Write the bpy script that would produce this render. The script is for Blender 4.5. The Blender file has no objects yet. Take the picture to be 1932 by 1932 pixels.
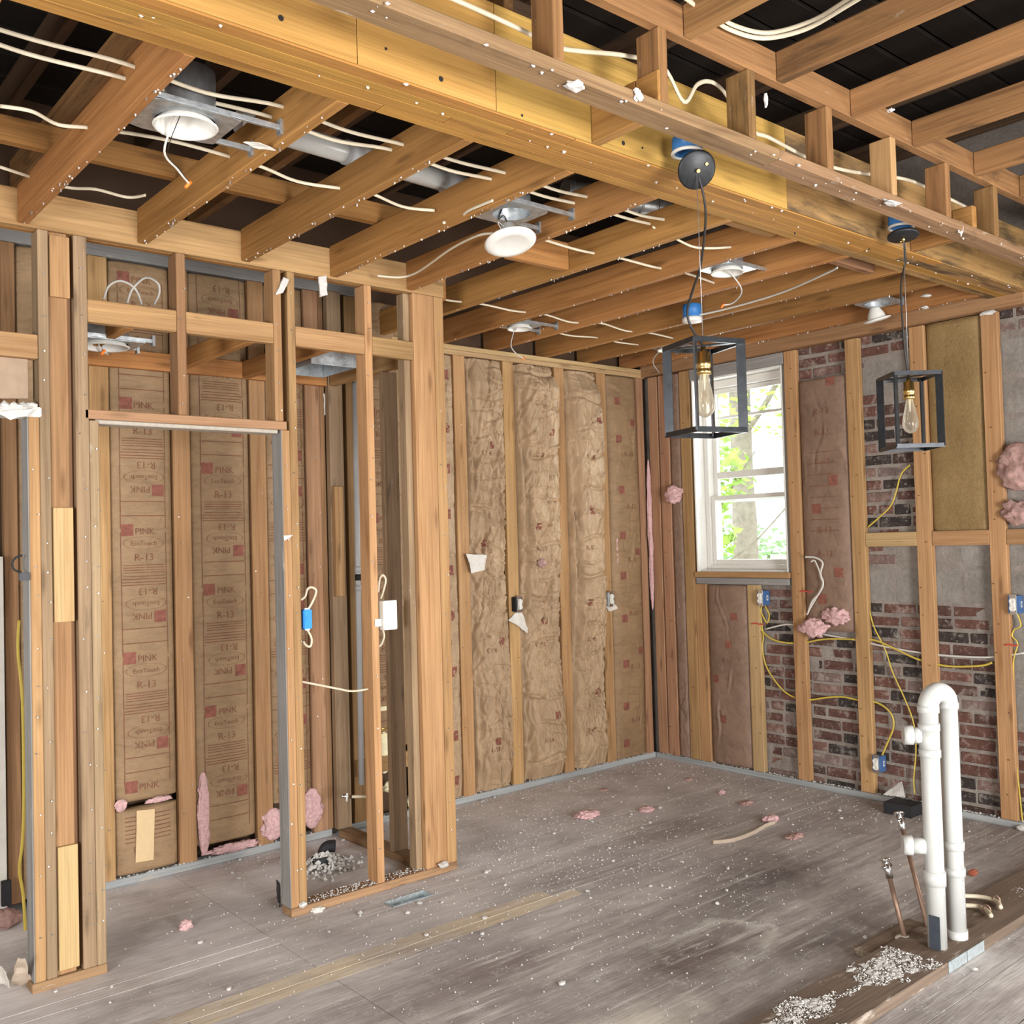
import bpy, bmesh, math, random
import numpy as np
from mathutils import Vector, Matrix, noise
random.seed(7)
SC = bpy.context.scene
COL = SC.collection
PI = math.pi

# ------------------------------------------------------------------ camera
# origin: floor corner of the back wall (y=0) and the right wall (x=0); camera stands in -x,-y
FPX, YAW, PITCH, ROLL = 1848.695, .70057981, .0296019752, .0276804549
CAM = np.array([-3.374034 * 1.6, -3.03124 * 1.6, 1.6])
def _rot():
    f = np.array([math.sin(YAW) * math.cos(PITCH), math.cos(YAW) * math.cos(PITCH), math.sin(PITCH)])
    r = np.array([math.cos(YAW), -math.sin(YAW), 0.]); d = np.cross(f, r)
    c, s = math.cos(ROLL), math.sin(ROLL)
    return np.array([c * r + s * d, -s * r + c * d, f])
RC = _rot()
cd = bpy.data.cameras.new('camera'); cam = bpy.data.objects.new('camera', cd); COL.objects.link(cam)
cd.sensor_width = 36; cd.sensor_fit = 'HORIZONTAL'; cd.lens = FPX / 1932 * 36; cd.clip_start = .05; cd.clip_end = 200
M3 = Matrix(((RC[0][0], -RC[1][0], -RC[2][0]), (RC[0][1], -RC[1][1], -RC[2][1]), (RC[0][2], -RC[1][2], -RC[2][2])))
cam.matrix_world = Matrix.Translation(Vector(CAM)) @ M3.to_4x4()
SC.camera = cam
def P(px, py, **k):
    """photo pixel + one known coordinate -> world point"""
    ax, v = list(k.items())[0]; i = 'xyz'.index(ax)
    d = RC.T @ np.array([(px - 966) / FPX, (py - 966) / FPX, 1.])
    return Vector(CAM + d * (v - CAM[i]) / d[i])

# ------------------------------------------------------------------ world, lights, exposure
w = bpy.data.worlds.new('world'); SC.world = w; w.use_nodes = True
bg = w.node_tree.nodes['Background']; bg.inputs[0].default_value = (.80, .91, 1., 1); bg.inputs[1].default_value = 4.6
SC.view_settings.view_transform = 'Standard'; SC.view_settings.look = 'None'
SC.view_settings.gamma = 1; SC.view_settings.use_curve_mapping = False
SC.view_settings.exposure = .1
def area(name, loc, target, sx, sy, power, col):
    l = bpy.data.lights.new(name, 'AREA'); l.shape = 'RECTANGLE'; l.size = sx; l.size_y = sy; l.energy = power; l.color = col
    o = bpy.data.objects.new(name, l); COL.objects.link(o); o.location = loc
    o.rotation_euler = (Vector(target) - Vector(loc)).to_track_quat('-Z', 'Y').to_euler(); return o
area('daylight_patio_door', (-3.75, -7.95, 1.15), (-3.6, 0, 1.1), 1.8, 2.0, 430, (1, .98, .96))
area('added_fill_right', (-.12, -5.6, 1.45), (-4, -4.4, 1.5), 1.6, 1.3, 90, (1, .98, .96))  # fill lamp added out of view on the right to brighten the room
area('added_fill_left', (-7.85, -4.2, 1.45), (-3, -2.4, 1.6), 1.6, 1.3, 150, (1, .98, .96))  # second added fill, out of view on the left, evens out the shade
area('daylight_sash_window', (.3, -.8, 2.02), (-3, -1.2, 1.2), .62, 1.15, 28, (.93, .98, 1))

# ------------------------------------------------------------------ material helpers
def newmat(name):
    m = bpy.data.materials.new(name); m.use_nodes = True
    nt = m.node_tree; b = nt.nodes['Principled BSDF']; return m, nt, b
def N(nt, t, **k):
    n = nt.nodes.new(t)
    for a, v in k.items(): setattr(n, a, v)
    return n
def noise_n(nt, vec, scale, detail=4, rough=.6, dist=0.):
    n = N(nt, 'ShaderNodeTexNoise'); n.inputs['Scale'].default_value = scale; n.inputs['Detail'].default_value = detail
    n.inputs['Roughness'].default_value = rough; n.inputs['Distortion'].default_value = dist
    if vec is not None: nt.links.new(vec, n.inputs['Vector'])
    return n.outputs['Fac']
def mapping(nt, vec, scale, loc=(0, 0, 0)):
    n = N(nt, 'ShaderNodeMapping'); n.inputs['Scale'].default_value = scale; n.inputs['Location'].default_value = loc
    nt.links.new(vec, n.inputs['Vector']); return n.outputs[0]
def ramp(nt, fac, stops, interp='LINEAR'):
    n = N(nt, 'ShaderNodeValToRGB'); cr = n.color_ramp; cr.interpolation = interp
    while len(cr.elements) < len(stops): cr.elements.new(.5)
    for e, (p, c) in zip(cr.elements, stops):
        e.position = p; e.color = (c, c, c, 1) if isinstance(c, (int, float)) else (*c, 1)
    nt.links.new(fac, n.inputs[0]); return n.outputs[0]
def mix(nt, fac, a, b, blend='MIX'):
    n = N(nt, 'ShaderNodeMix', data_type='RGBA', blend_type=blend)
    for s, v in (('Factor', fac), ('A', a), ('B', b)):
        i = [q for q in n.inputs if q.name == s and (q.type == 'RGBA' if s != 'Factor' else q.type == 'VALUE')][0]
        if isinstance(v, (int, float)): i.default_value = v
        elif isinstance(v, tuple): i.default_value = (*v, 1)
        else: nt.links.new(v, i)
    return [q for q in n.outputs if q.type == 'RGBA'][0]
def math_n(nt, op, a, b=0., clamp=False):
    n = N(nt, 'ShaderNodeMath', operation=op, use_clamp=clamp)
    for i, v in enumerate((a, b)):
        if isinstance(v, (int, float)): n.inputs[i].default_value = v
        else: nt.links.new(v, n.inputs[i])
    return n.outputs[0]
def bump(nt, b, h, strength, dist=.005):
    n = N(nt, 'ShaderNodeBump'); n.inputs['Strength'].default_value = strength; n.inputs['Distance'].default_value = dist
    nt.links.new(h, n.inputs['Height']); nt.links.new(n.outputs[0], b.inputs['Normal'])
def gr(nt):
    n = N(nt, 'ShaderNodeAttribute'); n.attribute_name = 'gr'; return n.outputs['Vector']
def pos(nt): return N(nt, 'ShaderNodeNewGeometry').outputs['Position']
def objc(nt): return N(nt, 'ShaderNodeTexCoord').outputs['Object']
def orand(nt): return N(nt, 'ShaderNodeObjectInfo').outputs['Random']

def wood(name, c1, c2, stain=0., scol=(.05, .035, .025), var=.16, knots=True, dust=0., rough=.78):
    m, nt, b = newmat(name); g = gr(nt)
    n1 = noise_n(nt, mapping(nt, g, (1.1, 26, 26)), 1, 5, .6, .9)
    n2 = noise_n(nt, mapping(nt, g, (2.2, 150, 150)), 1, 3, .6)
    n3 = noise_n(nt, mapping(nt, g, (1.3, 4, 4)), 1, 3, .5)
    c = ramp(nt, n1, [(.28, c2), (.46, tuple(.55 * a + .45 * q for a, q in zip(c1, c2))), (.72, c1)])
    c = mix(nt, .55, c, ramp(nt, n2, [(.3, .55), (.6, 1.)]), 'MULTIPLY')
    c = mix(nt, .6, c, ramp(nt, n3, [(.3, .72), (.7, 1.12)]), 'MULTIPLY')
    if knots:
        v = N(nt, 'ShaderNodeTexVoronoi'); v.inputs['Scale'].default_value = 1
        nt.links.new(mapping(nt, g, (2.6, 13, 13)), v.inputs['Vector'])
        k = ramp(nt, v.outputs['Distance'], [(.07, 1.), (.12, .55), (.2, 0.)])
        c = mix(nt, math_n(nt, 'MULTIPLY', k, .6), c, tuple(q * .42 for q in c2))
    if stain:
        s = noise_n(nt, mapping(nt, g, (2.1, 9, 9), (3, 1, 7)), 1, 5, .65, .4)
        lo = .72 - stain * .32
        c = mix(nt, ramp(nt, s, [(lo, 0.), (lo + .16, .85)]), c, scol)
    if dust:
        s = noise_n(nt, mapping(nt, g, (7, 30, 30), (9, 2, 4)), 1, 5, .7)
        c = mix(nt, ramp(nt, s, [(.66 - dust * .2, 0.), (.74 - dust * .2, .7)]), c, (.42, .365, .305))
    hs = N(nt, 'ShaderNodeHueSaturation')
    r = orand(nt)
    nt.links.new(math_n(nt, 'ADD', math_n(nt, 'MULTIPLY', r, 2 * var), 1 - var), hs.inputs['Value'])
    nt.links.new(math_n(nt, 'ADD', math_n(nt, 'MULTIPLY', math_n(nt, 'FRACT', math_n(nt, 'MULTIPLY', r, 17.3)), .014), .493), hs.inputs['Hue'])
    nt.links.new(c, hs.inputs['Color']); nt.links.new(hs.outputs[0], b.inputs['Base Color'])
    b.inputs['Roughness'].default_value = rough; b.inputs['Specular IOR Level'].default_value = .25
    bump(nt, b, n2, .25, .003)
    return m
def plain(name, col, rough=.6, metal=0., var=0., bmp=0., bscale=60, spec=.4):
    m, nt, b = newmat(name)
    n = noise_n(nt, objc(nt), bscale, 4)
    lo = tuple(q * (1 - var) for q in col); hi = tuple(min(1, q * (1 + var * .7)) for q in col)
    nt.links.new(ramp(nt, n, [(.3, lo), (.7, hi)]), b.inputs['Base Color'])
    b.inputs['Roughness'].default_value = rough; b.inputs['Metallic'].default_value = metal; b.inputs['Specular IOR Level'].default_value = spec
    if bmp: bump(nt, b, n, bmp, .01)
    return m

M = {}
M['fir'] = wood('fir', (.50, .302, .142), (.315, .163, .065), stain=.06, scol=(.12, .065, .03))
M['fir_red'] = wood('fir_red', (.36, .195, .10), (.20, .095, .045), stain=.15, scol=(.08, .04, .022))
M['fir_pale'] = wood('fir_pale', (.56, .39, .20), (.40, .25, .11), var=.06)
M['fir_rose'] = wood('fir_rose', (.44, .255, .145), (.28, .14, .072), stain=.08, scol=(.11, .06, .035))
M['old'] = wood('old', (.40, .275, .165), (.22, .14, .08), stain=.35, scol=(.085, .065, .045), dust=.1)
M['old_dark'] = wood('old_dark', (.13, .078, .044), (.06, .035, .02), stain=.3, scol=(.03, .02, .013), knots=False)
M['plate_dirty'] = wood('plate_dirty', (.36, .225, .115), (.175, .10, .05), stain=.42, scol=(.075, .052, .033), dust=.2)
M['trim_beige'] = plain('trim_beige', (.40, .355, .295), .6, 0, .1)
M['joist'] = wood('joist', (.44, .215, .07), (.27, .118, .032), stain=.12, scol=(.085, .042, .018))
M['joist_old'] = wood('joist_old', (.38, .205, .078), (.175, .088, .034), stain=.5, scol=(.06, .036, .018), dust=.05)
M['lvl_face'] = wood('lvl_face', (.52, .305, .085), (.40, .215, .05), stain=.18, scol=(.12, .066, .024), var=.03)
M['lvl_edge'] = wood('lvl_edge', (.48, .25, .06), (.28, .13, .03), stain=.32, scol=(.085, .05, .024), var=.03, knots=False)
M['lvl_foul'] = wood('lvl_foul', (.42, .255, .095), (.27, .145, .05), stain=.85, scol=(.06, .043, .026), var=.03)
M['plate_foul'] = wood('plate_foul', (.20, .145, .105), (.105, .075, .055), stain=.3, scol=(.05, .04, .034), dust=.35)
M['tape_dark'] = plain('tape_dark', (.045, .055, .07), .6, 0, .2)
M['ply_pale'] = wood('ply_pale', (.58, .40, .20), (.48, .31, .14), var=.04)
M['grey_wood'] = wood('grey_wood', (.32, .31, .295), (.22, .21, .2), knots=False, dust=.2, var=.05)
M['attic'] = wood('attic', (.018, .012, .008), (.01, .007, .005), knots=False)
M['sole'] = wood('sole', (.42, .44, .44), (.30, .31, .31), knots=False, dust=.45, var=.05)
M['galv'] = plain('galv', (.52, .55, .57), .42, .85, .25, .15, 40)
M['white_paint'] = plain('white_paint', (.68, .66, .61), .45, 0, .06)
M['white_plastic'] = plain('white_plastic', (.70, .68, .63), .35, 0, .05, 0, 30, .5)
M['pvc'] = plain('pvc', (.54, .545, .52), .3, 0, .05, 0, 14, .5)
M['black_metal'] = plain('black_metal', (.022, .023, .026), .45, .3, .3)
M['steel_bar'] = plain('steel_bar', (.035, .038, .043), .3, .55, .3, 0, 35)
M['brass'] = plain('brass', (.78, .56, .22), .28, 1., .1)
M['blue_box'] = plain('blue_box', (.03, .17, .45), .45, 0, .15)
M['blue_bright'] = plain('blue_bright', (.02, .27, .85), .45, 0, .08)
M['blue_dull'] = plain('blue_dull', (.06, .135, .30), .5, 0, .25)
M['cable_white'] = plain('cable_white', (.62, .54, .40), .5, 0, .1, 0, 20)
M['cable_grey'] = plain('cable_grey', (.60, .57, .52), .5, 0, .1, 0, 20)
M['cable_yellow'] = plain('cable_yellow', (.56, .42, .07), .5, 0, .12, 0, 20)
M['cable_black'] = plain('cable_black', (.02, .018, .016), .5)
M['orange'] = plain('orange', (.95, .22, .03), .4)
M['red'] = plain('red', (.55, .06, .05), .5)
M['copper'] = plain('copper', (.33, .215, .155), .5, .6, .3, 0, 25)
M['chrome'] = plain('chrome', (.75, .75, .74), .2, 1., .05)
M['grey_pipe'] = plain('grey_pipe', (.55, .56, .57), .4, 0, .06, 0, 10)
M['drywall'] = plain('drywall', (.34, .245, .17), .9, 0, .12, .1, 18)
M['drywall_white'] = plain('drywall_white', (.70, .67, .61), .9, 0, .1, .1, 10)
M['plaster'] = plain('plaster', (.58, .56, .53), .95, 0, .15, .4, 45)
M['paper'] = plain('paper', (.50, .40, .31), .9, 0, .15, .2, 22)
M['paper_white'] = plain('paper_white', (.64, .60, .54), .9, 0, .12, .2, 25)
M['pink'] = plain('pink', (.64, .405, .40), .98, 0, .25, .9, 60, .05)
M['pink_dirty'] = plain('pink_dirty', (.40, .25, .22), .98, 0, .35, .9, 34, .05)
M['foam'] = plain('foam', (.86, .78, .52), .9, 0, .12, .5, 30)
M['rubber'] = plain('rubber', (.02, .02, .022), .7, 0, .2)
M['brick_red_chip'] = plain('brick_red_chip', (.40, .12, .07), .9, 0, .2, .3, 40)
M['print'] = plain('print', (.20, .09, .055), .9, 0, .25, 0, 25, .1)
M['print_red'] = plain('print_red', (.235, .092, .066), .9, 0, .3, 0, 40, .1)
M['kraft_tape'] = plain('kraft_tape', (.62, .45, .25), .75, 0, .06)
M['leaf'] = plain('leaf', (.36, .52, .06), .6, 0, .3, 0, 3)
M['leaf_dark'] = plain('leaf_dark', (.20, .30, .10), .7, 0, .35, 0, 3)
M['bark'] = plain('bark', (.25, .20, .145), .9, 0, .3, .5, 12)
M['ground'] = plain('ground', (.66, .58, .44), .95, 0, .3, 0, 1.2)
M['fence'] = plain('fence', (.55, .42, .33), .9, 0, .2)
M['dark_gap'] = plain('dark_gap', (.02, .017, .014), .95)
M['register_metal'] = plain('register_metal', (.50, .56, .58), .45, .6, .2)

def kraft(name, col, dark, squeeze):
    m, nt, b = newmat(name); p = pos(nt)
    n1 = noise_n(nt, p, 3.2, 5, .6); n2 = noise_n(nt, mapping(nt, p, squeeze), 1, 6, .65, .8); n3 = noise_n(nt, p, 130, 3)
    c = ramp(nt, n1, [(.3, dark), (.7, col)])
    c = mix(nt, .5, c, ramp(nt, n2, [(.32, .62), (.55, 1.05)]), 'MULTIPLY')
    c = mix(nt, .3, c, ramp(nt, n3, [(.3, .75), (.65, 1.05)]), 'MULTIPLY')
    nt.links.new(c, b.inputs['Base Color']); b.inputs['Roughness'].default_value = .62; b.inputs['Specular IOR Level'].default_value = .35
    bump(nt, b, n2, .55, .012); return m
M['kraft'] = kraft('kraft', (.325, .21, .112), (.24, .15, .078), (9, 9, 26))
M['kraft_crumpled'] = kraft('kraft_crumpled', (.475, .335, .205), (.36, .24, .14), (24, 24, 9))
M['kraft_brown'] = kraft('kraft_brown', (.27, .175, .125), (.19, .12, .083), (14, 14, 14))
M['wool_brown'] = kraft('wool_brown', (.33, .225, .095), (.23, .145, .058), (60, 60, 60))

# brick, block, mortar
m, nt, b = newmat('brick')
r = orand(nt); oc = objc(nt)
base = ramp(nt, r, [(0., (.042, .036, .034)), (.2, (.055, .042, .038)), (.26, (.10, .055, .044)), (.5, (.135, .066, .052)), (.72, (.17, .083, .064)), (.86, (.22, .14, .117)), (1., (.18, .135, .122))], 'LINEAR')
cmb = N(nt, 'ShaderNodeVectorMath', operation='ADD'); nt.links.new(oc, cmb.inputs[0])
sc = N(nt, 'ShaderNodeVectorMath', operation='SCALE'); sc.inputs[0].default_value = (31, 17, 23); nt.links.new(r, sc.inputs['Scale']); nt.links.new(sc.outputs[0], cmb.inputs[1])
n1 = noise_n(nt, cmb.outputs[0], 16, 5, .65); n2 = noise_n(nt, cmb.outputs[0], 45, 4, .7)
c = mix(nt, .7, base, ramp(nt, n1, [(.3, .5), (.65, 1.2)]), 'MULTIPLY')
c = mix(nt, ramp(nt, n1, [(.55, 0.), (.68, .6)]), c, (.34, .30, .265))
c = mix(nt, ramp(nt, n2, [(.57, 0.), (.68, .65)]), c, (.36, .32, .285))
nt.links.new(c, b.inputs['Base Color']); b.inputs['Roughness'].default_value = .9; b.inputs['Specular IOR Level'].default_value = .15
bump(nt, b, n2, .7, .008); M['brick'] = m
def rough_mat(name, c1, c2, s):
    m, nt, b = newmat(name); p = pos(nt); n1 = noise_n(nt, p, s, 6, .7); n2 = noise_n(nt, p, s * 9, 4, .7)
    c = ramp(nt, n1, [(.3, c2), (.68, c1)]); c = mix(nt, .5, c, ramp(nt, n2, [(.3, .6), (.6, 1.05)]), 'MULTIPLY')
    nt.links.new(c, b.inputs['Base Color']); b.inputs['Roughness'].default_value = .95; b.inputs['Specular IOR Level'].default_value = .15
    bump(nt, b, n2, .6, .008); return m
M['mortar'] = rough_mat('mortar', (.33, .29, .255), (.20, .17, .148), 7)
M['block'] = rough_mat('block', (.31, .285, .255), (.20, .18, .158), 5)

# subfloor: weathered plywood with stains and plaster dust, in room coordinates so that stains run across sheets
def floor_mat(name, raw=False):
    m, nt, b = newmat(name); p = pos(nt)
    sep = N(nt, 'ShaderNodeSeparateXYZ'); nt.links.new(p, sep.inputs[0]); X, Y = sep.outputs[0], sep.outputs[1]
    st = noise_n(nt, mapping(nt, p, (1.5, 13, 1)), 1, 6, .62, .7)
    fine = noise_n(nt, mapping(nt, p, (7, 95, 1)), 1, 4, .65)
    blot = noise_n(nt, mapping(nt, p, (1.1, 1.7, 1), (2.3, .4, 0)), 1, 6, .62, .5)
    if raw:
        c = ramp(nt, st, [(.3, (.42, .33, .25)), (.5, (.60, .50, .37)), (.72, (.74, .64, .49))])
        c = mix(nt, ramp(nt, blot, [(.45, 0.), (.62, .65)]), c, (.38, .33, .295))
    else:
        c = ramp(nt, st, [(.28, (.27, .238, .22)), (.5, (.45, .41, .385)), (.74, (.64, .595, .56))])
        c = mix(nt, ramp(nt, blot, [(.42, .0), (.6, .75)]), c, (.26, .228, .215))
        # lighter, dusted zone along the walls (dust lies near the framing)
        wl = math_n(nt, 'ADD', math_n(nt, 'MULTIPLY', Y, .5), 1.05, True)
        n4 = noise_n(nt, p, 2.6, 5, .65)
        c = mix(nt, math_n(nt, 'MULTIPLY', wl, ramp(nt, n4, [(.25, .15), (.6, .85)])), c, (.80, .76, .765))
    def blob(cx, cy, rx, ry, col, hard, amp, ring=None):
        nonlocal c
        ang = 0
        dx = math_n(nt, 'DIVIDE', math_n(nt, 'SUBTRACT', X, cx), rx); dy = math_n(nt, 'DIVIDE', math_n(nt, 'SUBTRACT', Y, cy), ry)
        d = math_n(nt, 'SQRT', math_n(nt, 'ADD', math_n(nt, 'MULTIPLY', dx, dx), math_n(nt, 'MULTIPLY', dy, dy)))
        d = math_n(nt, 'ADD', d, math_n(nt, 'MULTIPLY', math_n(nt, 'SUBTRACT', noise_n(nt, mapping(nt, p, (5, 8, 1)), 1, 5, .65), .5), 1.3))
        if ring: f = ramp(nt, d, [(ring - .28, 0.), (ring, amp), (ring + .08, amp * .6), (ring + .3, 0.)])
        else: f = ramp(nt, math_n(nt, 'MULTIPLY', d, .5), [(.5 - hard, amp), (.5 + hard * .3, 0.)])
        c = mix(nt, f, c, col)
    if not raw:
        blob(-2.30, -2.36, .30, .20, (.62, .60, .54), .1, .8, ring=.85)
        blob(-2.52, -2.38, .36, .19, (.15, .115, .10), .35, .92)
        blob(-3.3, -2.62, .55, .16, (.72, .66, .54), .4, .8)
        blob(-1.55, -2.05, .55, .28, (.155, .135, .128), .45, .9)
        blob(-1.25, -1.25, .5, .2, (.24, .205, .19), .4, .7)
        blob(-3.1, -1.95, .5, .16, (.22, .18, .165), .4, .75)
        blob(-2.0, -2.62, .45, .12, (.17, .145, .135), .4, .8)
        blob(-2.2, -1.45, .5, .22, (.27, .24, .228), .4, .6)
        blob(-3.75, -.62, .75, .2, (.38, .36, .355), .35, .65)
    sk = noise_n(nt, mapping(nt, p, (1.6, 34, 1), (5, 3, 0)), 1, 5, .6, .5); sk2 = noise_n(nt, mapping(nt, p, (2.2, 3.2, 1), (8, 1, 0)), 1, 4)
    c = mix(nt, math_n(nt, 'MULTIPLY', ramp(nt, sk, [(.52, 0.), (.68, .8)]), ramp(nt, sk2, [(.42, 0.), (.62, 1.)])), c, (.70, .66, .62))
    g = noise_n(nt, p, 11, 6, .7); g2 = noise_n(nt, p, 85, 3, .7)
    c = mix(nt, math_n(nt, 'MULTIPLY', ramp(nt, g, [(.5, 0.), (.66, 1.)]), ramp(nt, g2, [(.46, 0.), (.6, .8)])), c, (.60, .58, .56))
    c = mix(nt, .5, c, ramp(nt, fine, [(.3, .62), (.62, 1.12)]), 'MULTIPLY')
    nt.links.new(c, b.inputs['Base Color']); b.inputs['Roughness'].default_value = .8; b.inputs['Specular IOR Level'].default_value = .2
    bump(nt, b, fine, .35, .004); return m
M['subfloor'] = floor_mat('subfloor'); M['subfloor_raw'] = floor_mat('subfloor_raw', True)

def glass(name, tint, rough=0.):
    m, nt, b = newmat(name); b.inputs['Base Color'].default_value = (*tint, 1); b.inputs['Roughness'].default_value = rough
    tr = N(nt, 'ShaderNodeBsdfTransparent'); tr.inputs[0].default_value = (*tint, 1)
    gl = N(nt, 'ShaderNodeBsdfGlossy'); gl.inputs['Roughness'].default_value = .03
    ms = N(nt, 'ShaderNodeMixShader'); fr = N(nt, 'ShaderNodeFresnel'); fr.inputs[0].default_value = 1.45
    nt.links.new(fr.outputs[0], ms.inputs[0]); nt.links.new(tr.outputs[0], ms.inputs[1]); nt.links.new(gl.outputs[0], ms.inputs[2])
    nt.links.new(ms.outputs[0], nt.nodes['Material Output'].inputs[0]); return m
M['pane'] = glass('pane', (.95, .98, .98)); M['bulb'] = glass('bulb', (.93, .89, .78))
bt = M['bulb'].node_tree; df = N(bt, 'ShaderNodeBsdfTranslucent'); df.inputs[0].default_value = (.95, .92, .84, 1); m2 = N(bt, 'ShaderNodeMixShader'); m2.inputs[0].default_value = .38
old = bt.nodes['Material Output'].inputs[0].links[0].from_socket; bt.links.new(old, m2.inputs[1]); bt.links.new(df.outputs[0], m2.inputs[2]); bt.links.new(m2.outputs[0], bt.nodes['Material Output'].inputs[0])

# ------------------------------------------------------------------ geometry helpers
def finish(name, bm, mat, parent=None, smooth=False, grain=None, loc=None):
    me = bpy.data.meshes.new(name)
    if smooth:
        for f in bm.faces: f.smooth = True
    bmesh.ops.recalc_face_normals(bm, faces=bm.faces)
    bm.to_mesh(me); bm.free()
    if grain is not None:
        at = me.attributes.new('gr', 'FLOAT_VECTOR', 'POINT'); off = (random.uniform(0, 60), random.uniform(0, 9), random.uniform(0, 9))
        for i, v in enumerate(me.vertices): at.data[i].vector = (v.co[grain[0]] + off[0], v.co[grain[1]] + off[1], v.co[grain[2]] + off[2])
    return link(name, me, mat, parent, loc)
def link(name, me, mat, parent=None, loc=None):
    o = bpy.data.objects.new(name, me); COL.objects.link(o)
    if mat is not None and not me.materials: me.materials.append(M[mat] if isinstance(mat, str) else mat)
    if loc is not None: o.location = loc
    if parent is not None: attach(o, parent)
    return o
def attach(o, parent):
    o.parent = parent; o.matrix_parent_inverse = parent.matrix_basis.inverted() if parent.parent is None else (parent.parent.matrix_basis.inverted().inverted() @ parent.matrix_parent_inverse @ parent.matrix_basis).inverted()
def tag(o, label, cat, group=None):
    o['label'] = label; o['category'] = cat
    if group: o['group'] = group
    return o
def thing(name, label, cat, loc=(0, 0, 0), group=None):
    o = bpy.data.objects.new(name, None); COL.objects.link(o); o.location = loc; o.empty_display_size = .05
    return tag(o, label, cat, group)
def struct(o, label=None):
    o['kind'] = 'structure'
    if label: o['label'] = label
    return o
def add_box(bm, lo, hi, rot=None, piv=None):
    lo, hi = Vector(lo), Vector(hi); c = (lo + hi) / 2; s = hi - lo
    r = bmesh.ops.create_cube(bm, size=1)
    for v in r['verts']:
        v.co = Vector((v.co.x * s.x, v.co.y * s.y, v.co.z * s.z)) + c
        if rot is not None: v.co = rot @ (v.co - (piv or c)) + (piv or c)
    return r['verts']
ORD = {0: (0, 1, 2), 1: (1, 0, 2), 2: (2, 0, 1)}
def board(name, lo, hi, mat, parent, bev=.003, rot=None, axis=None):
    """one timber, grain along its longest side"""
    lo = Vector([min(a, b) for a, b in zip(lo, hi)]); hi_ = Vector([max(a, b) for a, b in zip(lo, hi)])
    s = hi_ - lo; c = (lo + hi_) / 2; ax = max(range(3), key=lambda i: s[i]) if axis is None else axis
    bm = bmesh.new(); add_box(bm, -s / 2, s / 2)
    if bev: bmesh.ops.bevel(bm, geom=bm.edges[:], offset=min(bev, min(s) * .3), segments=1, affect='EDGES')
    o = finish(name, bm, mat, None, grain=ORD[ax], loc=c)
    if rot is not None: o.rotation_euler = rot
    if parent is not None: attach(o, parent)
    return o
def add_cyl(bm, p0, p1, r0, r1=None, n=16, cap=True):
    p0, p1 = Vector(p0), Vector(p1); r1 = r0 if r1 is None else r1
    d = p1 - p0; q = d.to_track_quat('Z', 'Y').to_matrix()
    A = [bm.verts.new(p0 + q @ Vector((r0 * math.cos(2 * PI * i / n), r0 * math.sin(2 * PI * i / n), 0))) for i in range(n)]
    B = [bm.verts.new(p1 + q @ Vector((r1 * math.cos(2 * PI * i / n), r1 * math.sin(2 * PI * i / n), 0))) for i in range(n)]
    for i in range(n): bm.faces.new((A[i], A[(i + 1) % n], B[(i + 1) % n], B[i]))
    if cap: bm.faces.new(A[::-1]); bm.faces.new(B)
def cyl(name, p0, p1, r0, mat, parent=None, r1=None, n=18, smooth=True):
    bm = bmesh.new(); add_cyl(bm, p0, p1, r0, r1, n); o = finish(name, bm, mat, parent)
    if smooth:
        for f in o.data.polygons: f.use_smooth = len(f.vertices) == 4
    return o
def spline(pts, sub=6):
    pts = [Vector(p) for p in pts]
    if len(pts) < 3: return pts
    out = []
    for i in range(len(pts) - 1):
        p0 = pts[max(i - 1, 0)]; p1 = pts[i]; p2 = pts[i + 1]; p3 = pts[min(i + 2, len(pts) - 1)]
        for k in range(sub):
            t = k / sub; out.append(.5 * ((2 * p1) + (p2 - p0) * t + (2 * p0 - 5 * p1 + 4 * p2 - p3) * t * t + (3 * p1 - p0 - 3 * p2 + p3) * t ** 3))
    return out + [pts[-1]]
def add_tube(bm, pts, r, n=8, flat=1.):
    rings = []; prev = None
    for i, p in enumerate(pts):
        d = (pts[min(i + 1, len(pts) - 1)] - pts[max(i - 1, 0)]); d.normalize()
        u = prev if prev is not None else (Vector((0, 0, 1)) if abs(d.z) < .9 else Vector((1, 0, 0)))
        u = (u - d * u.dot(d)); u.normalize(); prev = u; v = d.cross(u)
        rr = r[i] if isinstance(r, (list, tuple)) else r
        rings.append([bm.verts.new(p + u * rr * math.cos(2 * PI * k / n) + v * rr * flat * math.sin(2 * PI * k / n)) for k in range(n)])
    for a, b in zip(rings, rings[1:]):
        for k in range(n): bm.faces.new((a[k], a[(k + 1) % n], b[(k + 1) % n], b[k]))
    bm.faces.new(rings[0][::-1]); bm.faces.new(rings[-1])
def tube(name, pts, r, mat, parent=None, sub=6, n=8, flat=1.):
    bm = bmesh.new(); add_tube(bm, spline(pts, sub), r, n, flat); return finish(name, bm, mat, parent, smooth=True)
def add_lathe(bm, prof, c, n=20, axis=None):
    c = Vector(c); q = Matrix.Identity(3) if axis is None else Vector(axis).to_track_quat('Z', 'Y').to_matrix()
    rings = []
    for r, z in prof:
        if r < 1e-5: rings.append([bm.verts.new(c + q @ Vector((0, 0, z)))])
        else: rings.append([bm.verts.new(c + q @ Vector((r * math.cos(2 * PI * i / n), r * math.sin(2 * PI * i / n), z))) for i in range(n)])
    for a, b in zip(rings, rings[1:]):
        for i in range(n):
            j = (i + 1) % n
            if len(a) == 1 and len(b) == 1: continue
            if len(a) == 1: bm.faces.new((a[0], b[j], b[i]))
            elif len(b) == 1: bm.faces.new((a[i], a[j], b[0]))
            else: bm.faces.new((a[i], a[j], b[j], b[i]))
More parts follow.
